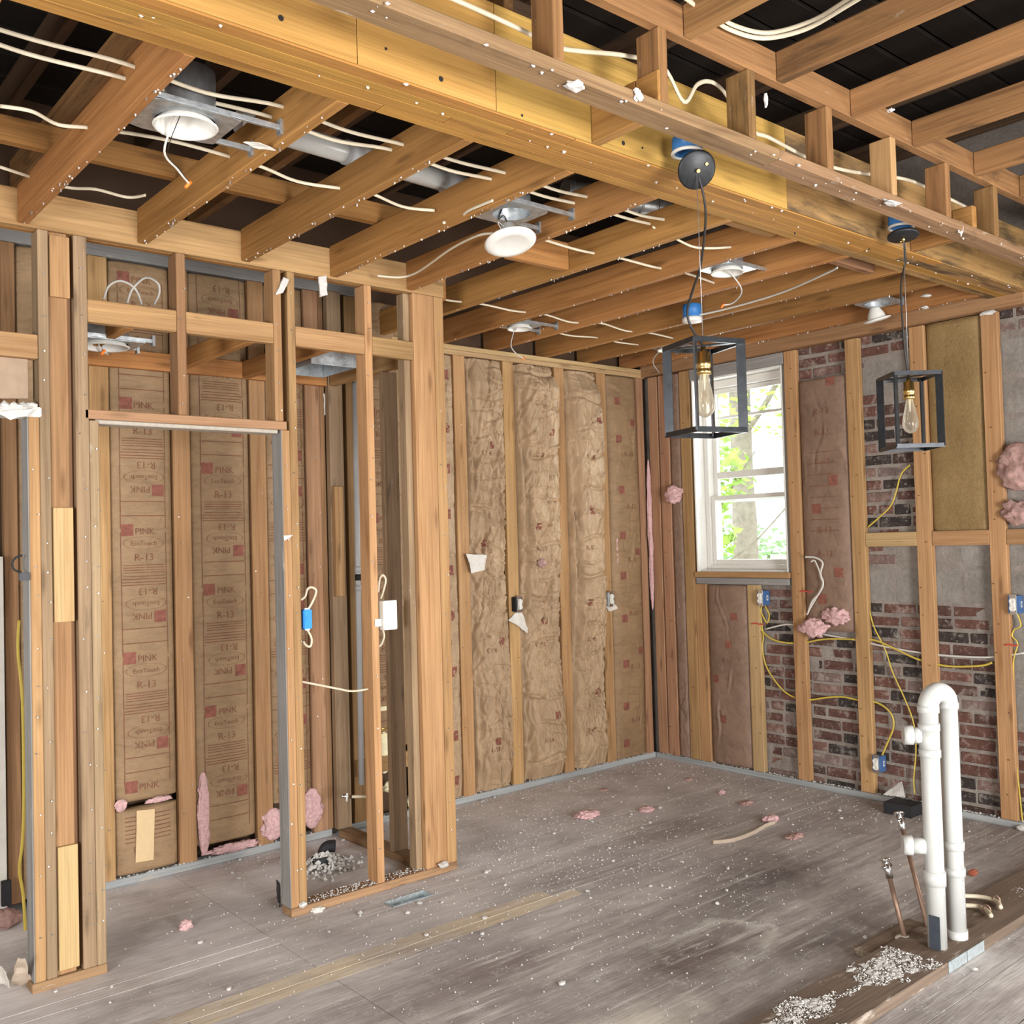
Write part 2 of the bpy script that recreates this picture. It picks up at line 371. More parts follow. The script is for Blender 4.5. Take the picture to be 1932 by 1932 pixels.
def lathe(name, prof, c, mat, parent=None, n=24, axis=None):
    bm = bmesh.new(); add_lathe(bm, prof, c, n, axis); return finish(name, bm, mat, parent, smooth=True)
_ICO = {}
def ico(sub):
    if sub not in _ICO:
        b = bmesh.new(); bmesh.ops.create_icosphere(b, subdivisions=max(sub, 1), radius=1); b.verts.index_update()
        _ICO[sub] = ([v.co.copy() for v in b.verts], [[v.index for v in f.verts] for f in b.faces]); b.free()
    return _ICO[sub]
_OCT = ([Vector(q) for q in ((1, 0, 0), (0, 1, 0), (-1, 0, 0), (0, -1, 0), (0, 0, 1), (0, 0, -1))], [(0, 1, 4), (1, 2, 4), (2, 3, 4), (3, 0, 4), (1, 0, 5), (2, 1, 5), (3, 2, 5), (0, 3, 5)])
def chunk_bm(bm, c, s, seed, sub=1, amp=.35):
    V, F = _OCT if sub == 0 else ico(sub); c = Vector(c); vs = []; ca, sa = math.cos(seed * 1.3), math.sin(seed * 1.3)
    for v in V:
        k = 1 + (random.uniform(-.35, .35) if sub == 0 else amp * noise.noise(v * 1.7 + Vector((seed * 3.1, seed * 1.7, seed))))
        vs.append(bm.verts.new(c + Vector(((v.x * ca - v.y * sa) * s[0] * k, (v.x * sa + v.y * ca) * s[1] * k, v.z * s[2] * k))))
    for f in F: bm.faces.new([vs[i] for i in f])
def puff(name, c, s, mat, seed, parent=None, sub=4, amp=.42):
    """ragged fibre wad: boxy when much longer than wide"""
    bm = bmesh.new(); r = bmesh.ops.create_icosphere(bm, subdivisions=sub, radius=1); o = Vector((seed * 3.3, seed * 1.9, seed * .7)); mx = max(s)
    ss = Vector([max(q / min(s), 1) for q in s])
    for v in r['verts']:
        p = Vector([math.copysign(abs(q) ** (.55 if e > 3 else .85), q) for q, e in zip(v.co, s)]) if mx / sorted(s)[1] > 2.5 else v.co.copy()
        w_ = Vector((p.x * min(ss.x, 8), p.y * min(ss.y, 8), p.z * min(ss.z, 8)))
        k = 1 + amp * noise.noise(w_ * 1.1 + o) + amp * .5 * noise.noise(w_ * 2.4 + o) + amp * .13 * noise.noise(w_ * 6 + o)
        v.co = Vector((p.x * s[0] * k, p.y * s[1] * k, p.z * s[2] * (k if mx != s[2] else 1)))
    return finish(name, bm, mat, parent, smooth=True, loc=c)
def sheet(name, quad, mat, parent=None, nu=8, nv=8, crumple=.01, seed=0, th=.0015):
    """a crumpled scrap of paper, with thickness"""
    a, b_, c, d = [Vector(q) for q in quad]; nrm = (b_ - a).cross(d - a).normalized()
    bm = bmesh.new(); G = []
    for j in range(nv + 1):
        row = []
        for i in range(nu + 1):
            u, v = i / nu, j / nv
            p = (a * (1 - u) + b_ * u) * (1 - v) + (d * (1 - u) + c * u) * v
            e = noise.noise(p * 18 + Vector((seed, seed * 2, 0))); p = p + nrm * crumple * 2 * e
            if i in (0, nu) or j in (0, nv): p += Vector((noise.noise(p * 40), noise.noise(p * 37 + Vector((5, 5, 5))), noise.noise(p * 33))) * crumple
            row.append(bm.verts.new(p))
        G.append(row)
    for j in range(nv):
        for i in range(nu): bm.faces.new((G[j][i], G[j][i + 1], G[j + 1][i + 1], G[j + 1][i]))
    bmesh.ops.recalc_face_normals(bm, faces=bm.faces)
    bmesh.ops.solidify(bm, geom=bm.faces[:], thickness=th)
    return finish(name, bm, mat, parent, smooth=False)
def box(name, lo, hi, mat, parent=None, bev=.002):
    bm = bmesh.new(); add_box(bm, lo, hi)
    if bev: bmesh.ops.bevel(bm, geom=bm.edges[:], offset=bev, segments=2, affect='EDGES')
    return finish(name, bm, mat, parent)

# ------------------------------------------------------------------ the shell
# floor
bm = bmesh.new(); add_box(bm, (-8, -8, -.09), (.25, .25, -.03)); floor = struct(finish('floor', bm, 'dark_gap'), 'dark void of joist bays below the worn subfloor')
VX0, VX1, VY0, VY1 = -3.02, -2.80, -1.145, -1.06           # floor register opening
rows = [(.12, -.845), (-.845, VY1), (VY1, VY0), (VY0, -1.45), (-1.45, -1.53), (-1.53, -1.60), (-1.60, -2.22), (-2.22, -2.83), (-3.06, -3.22), (-3.22, -3.42), (-3.42, -3.64), (-3.64, -4.3), (-4.3, -5.5), (-5.5, -7.9)]
for k, (ya, yb) in enumerate(rows):
    cuts = [-8., -5.6, -3.568, -1.5, .1] if k not in (2,) else [-8., VX0, VX1, .1]
    if k in (4,): cuts = [-8, -4.6, -2.42, -.9, .1]
    if k in (5,): cuts = [-8, -4.1, -2.3, -1.1, .1]
    if k in (7,): cuts = [-8., -4.4, -2.0, .1]
    if k in (8, 9, 10): cuts = [-8., -4.4 + .3 * k, -1.9 - .2 * (k - 8), .1]
    for i in range(len(cuts) - 1):
        if k == 2 and i == 1: continue
        raw = (k == 4 and i == 1) or (k == 5 and i == 1)
        g = .0016
        board('floorboard' if abs(ya - yb) < .3 else 'subfloor_panel', (cuts[i] + g, yb + g, -.03), (cuts[i + 1] - g, ya - g, random.uniform(-.0012, .0006)), 'subfloor_raw' if raw else 'subfloor', floor, bev=0)
board('subfloor_panel', (-8, -3.06, -.03), (.1, -2.83, -.001), 'subfloor', floor, bev=.001)

# back wall
def wall_box(name, lo, hi, mat): bm = bmesh.new(); add_box(bm, lo, hi); return struct(finish(name, bm, mat))
wall_back = wall_box('wall_back', (-8, .13, -.09), (.25, .2, 4.2), 'old_dark'); wall_back['label'] = 'back wall of flat studs packed with kraft faced insulation'
z0, z1 = .038, 2.768
SA = [-3.836, -3.438, -3.021, -2.691, -2.436, -2.05, -1.663, -1.265, -.813, -.408]
studmatA = ['fir', 'fir', 'fir', 'fir_rose', 'fir', 'fir', 'fir', 'fir', 'fir', 'fir']
for x, mt in zip(SA, studmatA): board('stud', (x - .089, .0, z0), (x, .04, z1 if x > -2.4 else 3.03), mt, wall_back)
board('stud', (-4.305, 0, z0), (-4.246, .04, 3.03), 'fir_red', wall_back)
board('stud', (-2.690, 0, z0), (-2.661, .04, 3.03), 'fir_red', wall_back)
board('stud', (-4.8, 0, z0), (-4.71, .04, z1), 'fir_red', wall_back)
board('stud', (-2.66, -.045, z0), (-2.571, -.003, 3.03), 'old', wall_back)
board('stud', (-2.655, -.08, 1.32), (-2.60, -.046, 1.93), 'fir', wall_back)
board('stud', (-.085, .0, z0), (-.02, .04, z1), 'fir_rose', wall_back)
board('sole_plate', (-4.2, .0, 0), (-2.67, .06, .038), 'sole', wall_back)
board('sole_plate', (-2.56, .0, 0), (0, .06, .038), 'sole', wall_back)
board('top_plate', (-8, -.0, 3.032), (-2.43, .1, 3.09), 'grey_wood', wall_back)
board('top_plate', (-2.455, -.005, 2.768), (0, .1, 2.799), 'fir_pale', wall_back)
board('top_plate', (-2.455, -.005, 2.80), (0, .1, 2.83), 'fir_pale', wall_back)
bm = bmesh.new()
def nails(bm, spots, ax):
    for p in spots:
        p = Vector(p); d = Vector((0, -1, 0)) if ax == 'y' else (Vector((-1, 0, 0)) if ax == 'x' else Vector((0, 0, -1)))
        t = d * random.uniform(.004, .011) + Vector((random.uniform(-1, 1), random.uniform(-1, 1), random.uniform(-1, 1))) * .002
        add_cyl(bm, p, p + t, .0022, .003, 5)
sp = []
for x in SA:
    z = random.uniform(.1, .3)
    while z < 2.7: sp.append((x - random.uniform(.015, .075), 0, z)); z += random.uniform(.1, .34)
nails(bm, sp, 'y'); o = finish('nail_heads', bm, 'galv', wall_back); o['kind'] = 'stuff'

# right wall (brick and block behind flat studs) with the sash window
WY0, WY1, WZ0, WZ1 = -1.17, -.435, 1.35, 2.69
bm = bmesh.new()
for lo, hi in (((.052, WY1, -.09), (.3, .25, 4.2)), ((.052, -4.9, -.09), (.3, WY0, 4.2)), ((.052, WY0, -.09), (.3, WY1, WZ0)), ((.052, WY0, WZ1), (.3, WY1, 4.2)),
               ((.052, -6.5, -.09), (.3, -4.9, .75)), ((.052, -6.5, 2.15), (.3, -4.9, 4.2)), ((.052, -8, -.09), (.3, -6.5, 4.2))): add_box(bm, lo, hi)
wall_right = struct(finish('wall_right', bm, 'mortar'), 'exposed brick and block wall behind flat wooden studs')
SB = [(-.217, 'fir_rose'), (-.414, 'fir'), (-.941, 'fir_pale'), (-1.285, 'fir'), (-1.72, 'fir'), (-2.13, 'fir'), (-2.54, 'fir')]
for y, mt in SB:
    zt = WZ0 - .085 if y == -.941 else 2.768
    board('stud', (0, y, z0), (.04, y + .089, zt), mt, wall_right)
board('stud', (.0, -.505, z0), (.04, -.416, WZ0 - .085), 'fir', wall_right)
board('stud', (.0, -.115, z0), (.04, -.03, 2.768), 'fir_rose', wall_right)
board('sill_plate', (-.012, -1.19, WZ0 - .038), (.2, -.42, WZ0), 'fir', wall_right)
board('sill_plate', (-.002, -1.18, WZ0 - .083), (.05, -.425, WZ0 - .040), 'grey_wood', wall_right)
board('window_header', (-.0, -1.19, WZ1), (.1, -.42, 2.768), 'grey_wood', wall_right)
board('sole_plate', (0, -2.62, 0), (.06, -.0, .036), 'sole', wall_right)
board('top_plate', (-.04, -2.7, 2.772), (.05, 0, 2.94), 'fir_red', wall_right)
for a, b_ in ((-2.041, -1.722), (-2.451, -2.132), (-3.0, -2.542)): board('blocking', (0, a, 1.507), (.04, b_, 1.59), 'fir_pale' if a > -2.1 else 'fir', wall_right)
board('stud', (0, -3.05, z0), (.04, -2.96, 2.768), 'fir', wall_right)
# bricks and blocks
def brick_mesh(L, H, seed):
    bm = bmesh.new(); vs = add_box(bm, (-.02, -L / 2, -H / 2), (.045, L / 2, H / 2))
    bmesh.ops.bevel(bm, geom=bm.edges[:], offset=.005, segments=1, affect='EDGES')
    for v in bm.verts: v.co += Vector((.3 * noise.noise(v.co * 30 + Vector((seed * 7, 0, 0))), noise.noise(v.co * 25 + Vector((0, seed * 5, 0))), noise.noise(v.co * 28 + Vector((0, 0, seed * 9))))) * .005
    bmesh.ops.recalc_face_normals(bm, faces=bm.faces)
    me = bpy.data.meshes.new('brick'); bm.to_mesh(me); bm.free(); me.materials.append(M['brick']); return me
BM = [brick_mesh(.196, .058, s) for s in range(5)]; HM = [brick_mesh(.092, .058, 9 + s) for s in range(3)]
CH = .0735; zc = 0; course = 0; nb = 0
BLK = [(1.17, 1.375, -3.4, -1.62), (1.38, 1.585, -3.4, -1.86), (2.41, 2.62, -3.4, -1.72), (2.2, 2.405, -3.4, -2.5), (2.0, 2.195, -3.4, -2.5), (1.59, 1.79, -3.4, -2.48), (.56, .765, -3.4, -2.5), (.77, .965, -3.4, -2.5), (.97, 1.165, -3.4, -2.5)]
def in_block(y, z): return any(a - .03 < z < b_ + .03 and c < y < d for a, b_, c, d in BLK)
while zc < 2.75:
    z = zc + CH / 2; y = -.55 - (course % 2) * .104 + random.uniform(-.02, .02)
    while y > -3.1:
        half = random.random() < .18; L = .104 if half else .208; yc = y - L / 2
        win = WY0 - .1 < yc < WY1 + .1 and z > WZ0 - .12
        hidden = (-1.25 > yc > -1.62 and .98 < z < 2.55) or (yc > -.86 and z > 0) or (-2.13 > yc > -2.45 and z > 1.62)
        if not win and not hidden and not in_block(yc, z) and nb < 300:
            o = link('brick', random.choice(HM if half else BM), None, None, (.068 + random.uniform(-.004, .004), yc, z + random.uniform(-.003, .003))); o.rotation_euler = (random.uniform(-.012, .012), 0, random.uniform(-.02, .02)); attach(o, wall_right); nb += 1
        y -= L
    zc += CH; course += 1
for a, b_, c, d in BLK:
    y = d - (.0 if a > 1.3 else .25)
    if y != d: box('concrete_block', (.05, y + .008, a + .008), (.12, d - .004, b_ - .004), 'block', wall_right, .005)
    while y > c + .1:
        y2 = max(y - .405, c); box('concrete_block', (.05 + random.uniform(0, .003), y2 + .008, a + .008), (.12, y - .004, b_ - .004), 'block', wall_right, .005); y = y2
bm = bmesh.new(); sp = []
for y, _ in SB:
    z = random.uniform(.1, .3)
    while z < 2.7:
        if not (y == -.941 and z > 1.25): sp.append((0, y + random.uniform(.015, .075), z))
        z += random.uniform(.12, .36)
nails(bm, sp, 'x'); o = finish('nail_heads', bm, 'old_dark', wall_right); o['kind'] = 'stuff'

# unseen sides of the room, with a doorway for the daylight and an opening added at the left fill lamp
bm = bmesh.new()
for lo, hi in (((-8.1, -8.1, -.09), (-4.7, -8, 4.2)), ((-2.8, -8.1, -.09), (.3, -8, 4.2)), ((-4.7, -8.1, 2.2), (-2.8, -8, 4.2))): add_box(bm, lo, hi)
struct(finish('wall_front', bm, 'drywall_white'))
bm = bmesh.new()
for lo, hi in (((-8.1, -8.1, -.09), (-8, -5.1, 4.2)), ((-8.1, -3.3, -.09), (-8, .2, 4.2)), ((-8.1, -5.1, -.09), (-8, -3.3, .75)), ((-8.1, -5.1, 2.15), (-8, -3.3, 4.2))): add_box(bm, lo, hi)
struct(finish('wall_left', bm, 'drywall_white'))

# roof deck over the open attic
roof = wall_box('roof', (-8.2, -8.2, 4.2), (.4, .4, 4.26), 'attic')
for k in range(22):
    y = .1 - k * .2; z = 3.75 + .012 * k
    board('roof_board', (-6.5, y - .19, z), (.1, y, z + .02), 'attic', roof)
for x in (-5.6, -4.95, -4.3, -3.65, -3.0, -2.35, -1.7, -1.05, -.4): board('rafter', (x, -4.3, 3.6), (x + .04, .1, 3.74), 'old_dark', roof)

# ------------------------------------------------------------------ ceiling framing
ZJ = 2.83
ceiling = bpy.data.objects.new('ceiling', None); COL.objects.link(ceiling); struct(ceiling, 'open ceiling of joists around a heavy laminated beam')
board('header', (-6.4, -.938, 2.822), (-2.505, -.90, 2.962), 'fir', ceiling)
board('header', (-6.4, -.898, 2.822), (-2.46, -.862, 2.962), 'joist', ceiling)
XJ1 = [-4.86, -4.42, -3.98, -3.54, -3.11, -2.69]
for x in XJ1: board('joist', (x - .038, -2.514, ZJ), (x, -.939, ZJ + .14), 'joist', ceiling)
XJ2 = [-2.25, -1.81, -1.40, -.95, -.56, -.13]
for x in XJ2: board('joist', (x - .038, -2.514, ZJ), (x, .09, ZJ + .14), 'joist', ceiling)
# tie boards and older rafters glimpsed above
board('tie_board', (-6.4, -1.34, 2.972), (-2.9, -1.30, 3.06), 'joist', ceiling)
for x in (-4.66, -4.2, -3.35): board('upper_joist', (x - .04, -2.5, 3.3), (x, .1, 3.44), 'joist_old', ceiling)
board('upper_joist', (-4.9, -2.2, 3.46), (-2.9, -2.16, 3.58), 'old_dark', ceiling)
board('blocking', (-2.648, -1.62, ZJ + .01), (-2.29, -1.58, ZJ + .135), 'joist', ceiling)
board('blocking', (-2.2, -2.47, ZJ + .02), (-1.9, -2.43, ZJ + .135), 'joist', ceiling)
board('blocking', (-1.358, -2.40, ZJ + .02), (-.99, -2.36, ZJ + .135), 'fir_red', ceiling)
# laminated beam: plies
for k in range(4):
    a = -2.515 - k * .05
    for xa, xb, mt in ((-7.9, -3.9 + .2 * k, 'lvl_edge'), (-3.898 + .2 * k, -1.7 + .25 * k, 'lvl_edge'), (-1.698 + .25 * k, .04, 'lvl_foul' if k != 1 else 'lvl_edge')): board('beam_ply', (xa, a - .0495, ZJ), (xb, a, 3.148), mt, ceiling, bev=.002)
for xa, xb in ((-7.9, -4.08), (-4.078, -3.62), (-3.618, -2.19), (-2.188, -1.12), (-1.118, .04)): board('beam_face', (xa, -2.721, ZJ + .004), (xb, -2.7155, 3.148), 'lvl_foul' if xb > -1.5 else 'lvl_face', ceiling, bev=.001)
for px, py in ((530, 34), (832, 149), (1176, 270), (728, 92), (985, 218), (1212, 279), (1500, 440), (1640, 470)):
    q = P(px, py, y=-2.7215); cyl('bolt_hole', (q.x, -2.719, q.z), (q.x, -2.7225, q.z), .0075 if px in (530, 832, 1176) else .004, 'dark_gap', ceiling, n=10)
# dropped soffit frame in front of the beam
for xa, xb in ((-7.9, -2.64), (-2.638, .04)): board('soffit_plate', (xa, -3.0, ZJ), (xb, -2.911, ZJ + .038), 'plate_dirty', ceiling)
board('rim_joist', (-7.9, -3.0, 3.09), (.04, -2.962, 3.19), 'joist_old', ceiling)
for px in (1057, 1255, 1422, 1568, 1688, 1790, 1880):
    x = P(px, 150 + (px - 1057) * .3, y=-3.0).x; board('cripple_stud', (x - .019, -3.0, ZJ + .0385), (x + .019, -2.911, 3.0895), 'joist_old' if px != 1688 else 'fir', ceiling)
for px in (760, 560): x = P(px, 10, y=-3.0).x; board('cripple_stud', (x - .019, -3.0, ZJ + .0385), (x + .019, -2.911, 3.0895), 'joist_old', ceiling)
for px, py in ((1180, 215), (1770, 330)):
    x = P(px, py, y=-2.85).x; board('blocking', (x - .019, -2.909, ZJ + .002), (x + .019, -2.722, ZJ + .13), 'joist', ceiling, axis=1); board('blocking', (x - .019, -2.999, ZJ + .0385), (x + .019, -2.911, ZJ + .13), 'joist', ceiling, axis=1)
for x in (-4.42, -3.98, -3.53, -3.08, -2.61, -2.16, -1.72, -1.2, -.75, -.3): board('joist', (x - .038, -7.9, 3.09), (x, -3.001, 3.188), 'joist_old', ceiling)
bm = bmesh.new()
for k in range(230):
    x = random.choice(XJ1[1:] + XJ2) - .019; y = random.uniform(-2.45, -.95 if x < -2.5 else -.05); s = random.uniform(.0015, .0048)
    chunk_bm(bm, (x + random.uniform(-.016, .016), y, ZJ - s * .4), (s, s, s * 1.2), k, 0)
for k in range(90):
    s = random.uniform(.0015, .006); chunk_bm(bm, (random.uniform(-4.6, -.2), random.choice((-3.0, -2.96, -2.62, -2.70)) + random.uniform(-.02, .02), ZJ - s * .3), (s * 1.4, s, s), k + 300, 0)
o = finish('plaster_specks', bm, 'plaster', ceiling); o['kind'] = 'stuff'
bm = bmesh.new(); sp = []
for x in XJ1[1:] + XJ2:
    for k in range(9): sp.append((x - random.uniform(.008, .03), random.uniform(-2.45, -.95), ZJ))
nails(bm, sp, 'z'); o = finish('nail_points', bm, 'galv', ceiling); o['kind'] = 'stuff'

# ------------------------------------------------------------------ partition with the closet doorway
YP = -.938
wp = bpy.data.objects.new('wall_partition', None); COL.objects.link(wp); wp.location = (-3.4, YP, 0); struct(wp, 'bare stud partition with a framed doorway')
def part(name, x0, x1, za, zb, mat, y0=YP, dep=.089, **k): return board(name, (x0, y0, za), (x1, y0 + dep, zb), mat, wp, **k)
part('sole_plate', -4.44, -4.175, 0, .036, 'plate_dirty'); part('sole_plate', -3.405, -2.51, 0, .038, 'plate_dirty')
part('trimmer_stud', -4.429, -4.391, .037, 2.115, 'fir'); part('grey_edge', -4.434, -4.4295, .037, 2.115, 'grey_wood')
part('stud', -4.390, -4.352, .037, 2.821, 'old'); part('stud', -4.351, -4.283, .037, 2.821, 'fir', y0=YP + .012, dep=.038)
part('stud', -4.282, -4.263, .037, 2.821, 'fir_red', y0=YP + .04, dep=.045)
part('stud', -4.262, -4.213, .037, 2.821, 'old'); part('trimmer_stud', -4.212, -4.177, .037, 2.11, 'old')
for (pa, pb, qa, qb) in ((98, 138, 958, 1172), (107, 149, 1600, 1822), (79, 121, 440, 562)):
    a = P(pa, qa, y=YP - .004); b_ = P(pb, qb, y=YP - .004)
    part('plywood_pad', -4.348, -4.278, b_.z, a.z, 'ply_pale' if qa > 900 else 'fir', y0=YP - .006, dep=.0175, bev=.001)
part('door_header', -4.228, -3.378, 2.115, 2.152, 'fir_rose'); part('door_trim', -4.19, -3.42, 2.098, 2.1145, 'trim_beige', y0=YP + .004, dep=.08)
part('trimmer_stud', -3.404, -3.366, .039, 2.114, 'fir'); part('grey_edge', -3.4085, -3.4045, .039, 2.114, 'grey_wood')
part('stud', -3.365, -3.328, .039, 2.821, 'fir')
part('stud', -3.432, -3.394, 2.153, 2.821, 'fir'); part('stud', -3.862, -3.824, 2.153, 2.821, 'fir_red')
part('stud', -2.968, -2.929, .039, 2.821, 'fir')
part('stud', -2.694, -2.570, .039, 2.821, 'fir', dep=.05); part('stud', -2.73, -2.696, .039, 2.821, 'old', y0=YP + .03, dep=.06); part('stud', -2.568, -2.512, .039, 2.821, 'fir')
for a, b_ in ((-4.2125, -3.863), (-3.823, -3.433), (-3.327, -2.969), (-2.928, -2.695)): part('blocking', a, b_, 2.492, 2.581, 'fir', dep=.038)
part('blocking', -4.70, -4.392, P(20, 672, y=YP).z, P(20, 626, y=YP).z, 'fir', dep=.038)
bm = bmesh.new(); sp = []
for x, t in ((-4.41, 2.05), (-4.37, 2.75), (-4.24, 2.75), (-4.195, 2.05), (-3.385, 2.05), (-3.347, 2.75), (-2.95, 2.75), (-2.54, 2.75), (-3.843, 2.75), (-3.413, 2.75)):
    z = .2 if t < 2.7 or x < -4.2 or x > -3.36 else 2.2
    while z < t: sp.append((x + random.uniform(-.012, .012), YP, z)); z += random.uniform(.09, .25)
nails(bm, sp, 'y'); o = finish('nail_heads', bm, 'galv', wp); o['kind'] = 'stuff'
# short wall that closes the side of the closet, and its dropped ceiling
wc = bpy.data.objects.new('wall_closet', None); COL.objects.link(wc); wc.location = (-2.61, -.4, 0); struct(wc, 'short stud wall between the two closets')
board('sole_plate', (-2.66, -.848, 0), (-2.571, -.05, .038), 'plate_dirty', wc)
board('stud', (-2.66, -.60, .039), (-2.571, -.562, 2.49), 'old', wc); board('rail', (-2.655, -.848, 2.492), (-2.617, -.05, 2.581), 'fir', wc)
board('blocking', (-2.52, -.03, .30), (-2.1, .0, .39), 'fir', wc); board('stud', (-2.571, -.30, .039), (-2.535, -.21, .45), 'fir', wc)
cc = bpy.data.objects.new('ceiling_closet', None); COL.objects.link(cc); cc.location = (-3.4, -.5, 2.49); struct(cc, 'dropped closet ceiling of small joists')
board('rail', (-4.22, -.045, 2.492), (-2.665, -.006, 2.581), 'joist', cc)
for x in (-4.02, -3.5, -3.13): board('joist', (x - .038, -.899, 2.492), (x, -.047, 2.581), 'joist', cc)
board('stub', (-3.02, -.16, 2.492), (-2.98, -.047, 2.581), 'joist', cc)

# ------------------------------------------------------------------ window with the trees outside
w1 = bpy.data.objects.new('window_1', None); COL.objects.link(w1); w1.location = (.1, -.8, WZ0); struct(w1, 'white sash window in the right wall')
def wb(name, y0, y1, za, zb, x0, x1, mat='white_paint', par=None): return box(name, (x0, y0, za), (x1, y1, zb), mat, par or w1, .003)
wb('jamb_liner', WY1 - .012, WY1, WZ0, WZ1, -.002, .2); wb('jamb_liner', WY0, WY0 + .012, WZ0, WZ1, .01, .2)
wb('head_liner', WY0 + .0125, WY1 - .0125, WZ1 - .012, WZ1, .01, .2); wb('sill_board', WY0 + .0125, WY1 - .0125, WZ0, WZ0 + .014, .03, .2)
fy0, fy1, fz0, fz1 = WY0 + .013, WY1 - .013, WZ0 + .015, WZ1 - .013
for n, a, b_, c, d in (('frame_stile', fy1 - .035, fy1, fz0, fz1), ('frame_stile', fy0, fy0 + .03, fz0, fz1), ('frame_rail', fy0 + .031, fy1 - .036, fz1 - .05, fz1), ('frame_rail', fy0 + .031, fy1 - .036, fz0, fz0 + .03)): wb(n, a, b_, c, d, .1, .2)
def sash(name, y0, y1, za, zb, x, bars):
    s = wb(name, y0, y0 + .035, za, zb, x, x + .03)
    wb('stile', y1 - .035, y1, za, zb, x, x + .03, par=s); wb('rail', y0 + .0355, y1 - .0355, zb - .03, zb, x, x + .03, par=s); wb('rail', y0 + .0355, y1 - .0355, za, za + .035, x, x + .03, par=s)
    for zz, t in bars: wb('muntin', y0 + .0355, y1 - .0355, zz - t, zz + t, x + .004, x + .026, par=s)
    bm = bmesh.new(); add_box(bm, (x + .013, y0 + .03, za + .03), (x + .016, y1 - .03, zb - .025)); finish('pane', bm, 'pane', s)
sash('upper_sash', fy0 + .031, fy1 - .036, 1.83, fz1 - .051, .155, ((2.425, .009), (2.02, .024)))
sash('lower_sash', fy0 + .031, fy1 - .036, fz0 + .031, 1.875, .118, ())
gnd = wall_box('ground', (.35, -30, -.6), (60, 45, -.5), 'ground'); gnd['label'] = 'sunlit yard outside the window'
def leaf_cloud(name, c, s, n, mat, parent, sz=.11):
    bm = bmesh.new()
    for k in range(n):
        while True:
            q = Vector((random.uniform(-1, 1), random.uniform(-1, 1), random.uniform(-1, 1)))
            if q.length < 1: break
        p = Vector(c) + Vector((q.x * s[0], q.y * s[1], q.z * s[2])); u = Vector((random.gauss(0, 1), random.gauss(0, 1), random.gauss(0, .6))).normalized(); v = u.orthogonal().normalized(); l = sz * random.uniform(.5, 1.3)
        vs = [bm.verts.new(p + a) for a in (u * l, v * l * .5, -u * l * .7, -v * l * .5)]; bm.faces.new(vs)
    o = finish(name, bm, mat, parent); o['kind'] = 'stuff'; return o
def tree(name, label, base, r, h, clouds, mat, lean=0):
    t = thing(name, label, 'tree', base); b = Vector(base)
    tube('trunk', [b, b + Vector((0, lean * .4, h * .4)), b + Vector((.1, lean, h))], [r * 1.15] * 6 + [r] * 4 + [r * .7] * 3, 'bark', t, n=12)
    for k, a in enumerate((-.5, .45, -.25)): tube('branch', [b + Vector((0, lean * .7, h * (.5 + .13 * k))), b + Vector((.1, a * 1.2, h * (.62 + .14 * k))), b + Vector((.2, a * 2.4, h * (.8 + .12 * k)))], r * .28, 'bark', t, n=6)
    for c, s, n in clouds: leaf_cloud('foliage', b + Vector(c), s, n, mat, t)
def onx(px, py, x): return P(px, py, x=x)
g = onx(1412, 1060, 9); tree('yard_tree', 'tall bare trunked tree seen through the sash window', (9, g.y, -.5), .19, 7.5, [((.6, .3, 6.0), (1.6, 2.0, 1.3), 500), ((0, -.9, 4.4), (.8, .9, .7), 160)], 'leaf', .15)
g = onx(1385, 930, 6.5); tree('young_maple', 'slim yellow green maple close outside the sash window', (6.5, g.y + .35, -.5), .05, 3.2, [((0, -.2, 3.0), (.5, .42, .55), 190), ((0, -.05, 2.1), (.35, .3, .35), 80), ((.1, .0, 3.9), (.6, .5, .4), 120)], 'leaf')
for i, (px, x, s) in enumerate(((1360, 17, 1.0), (1455, 22.5, 1.3), (1475, 15, .9), (1395, 26, 1.9))):
    g = onx(px, 1030, x); t = thing('bush', ('low dark bush across the yard', 'broad bush behind the tall tree trunk', 'rounded bush at the yard edge beside the window stile', 'distant wide bush at the back of the yard')[i], 'bush', (x, g.y, -.5))
    leaf_cloud('foliage', (x, g.y, -.5 + s * .75), (s * .9, s, s * .8), 330, 'leaf_dark', t, .16)
    tube('stem', [(x, g.y, -.5), (x, g.y + .05, .2), (x, g.y, .6)], .05, 'bark', t)
fn = thing('yard_fence', 'weathered board fence crossing the yard outside', 'fence', (21, 10, -.5))
for k in range(34): board('fence_board', (21 + .02 * (k % 2), 3.6 + k * .3, -.5), (21.03 + .02 * (k % 2), 3.88 + k * .3, .95), 'fence', fn)

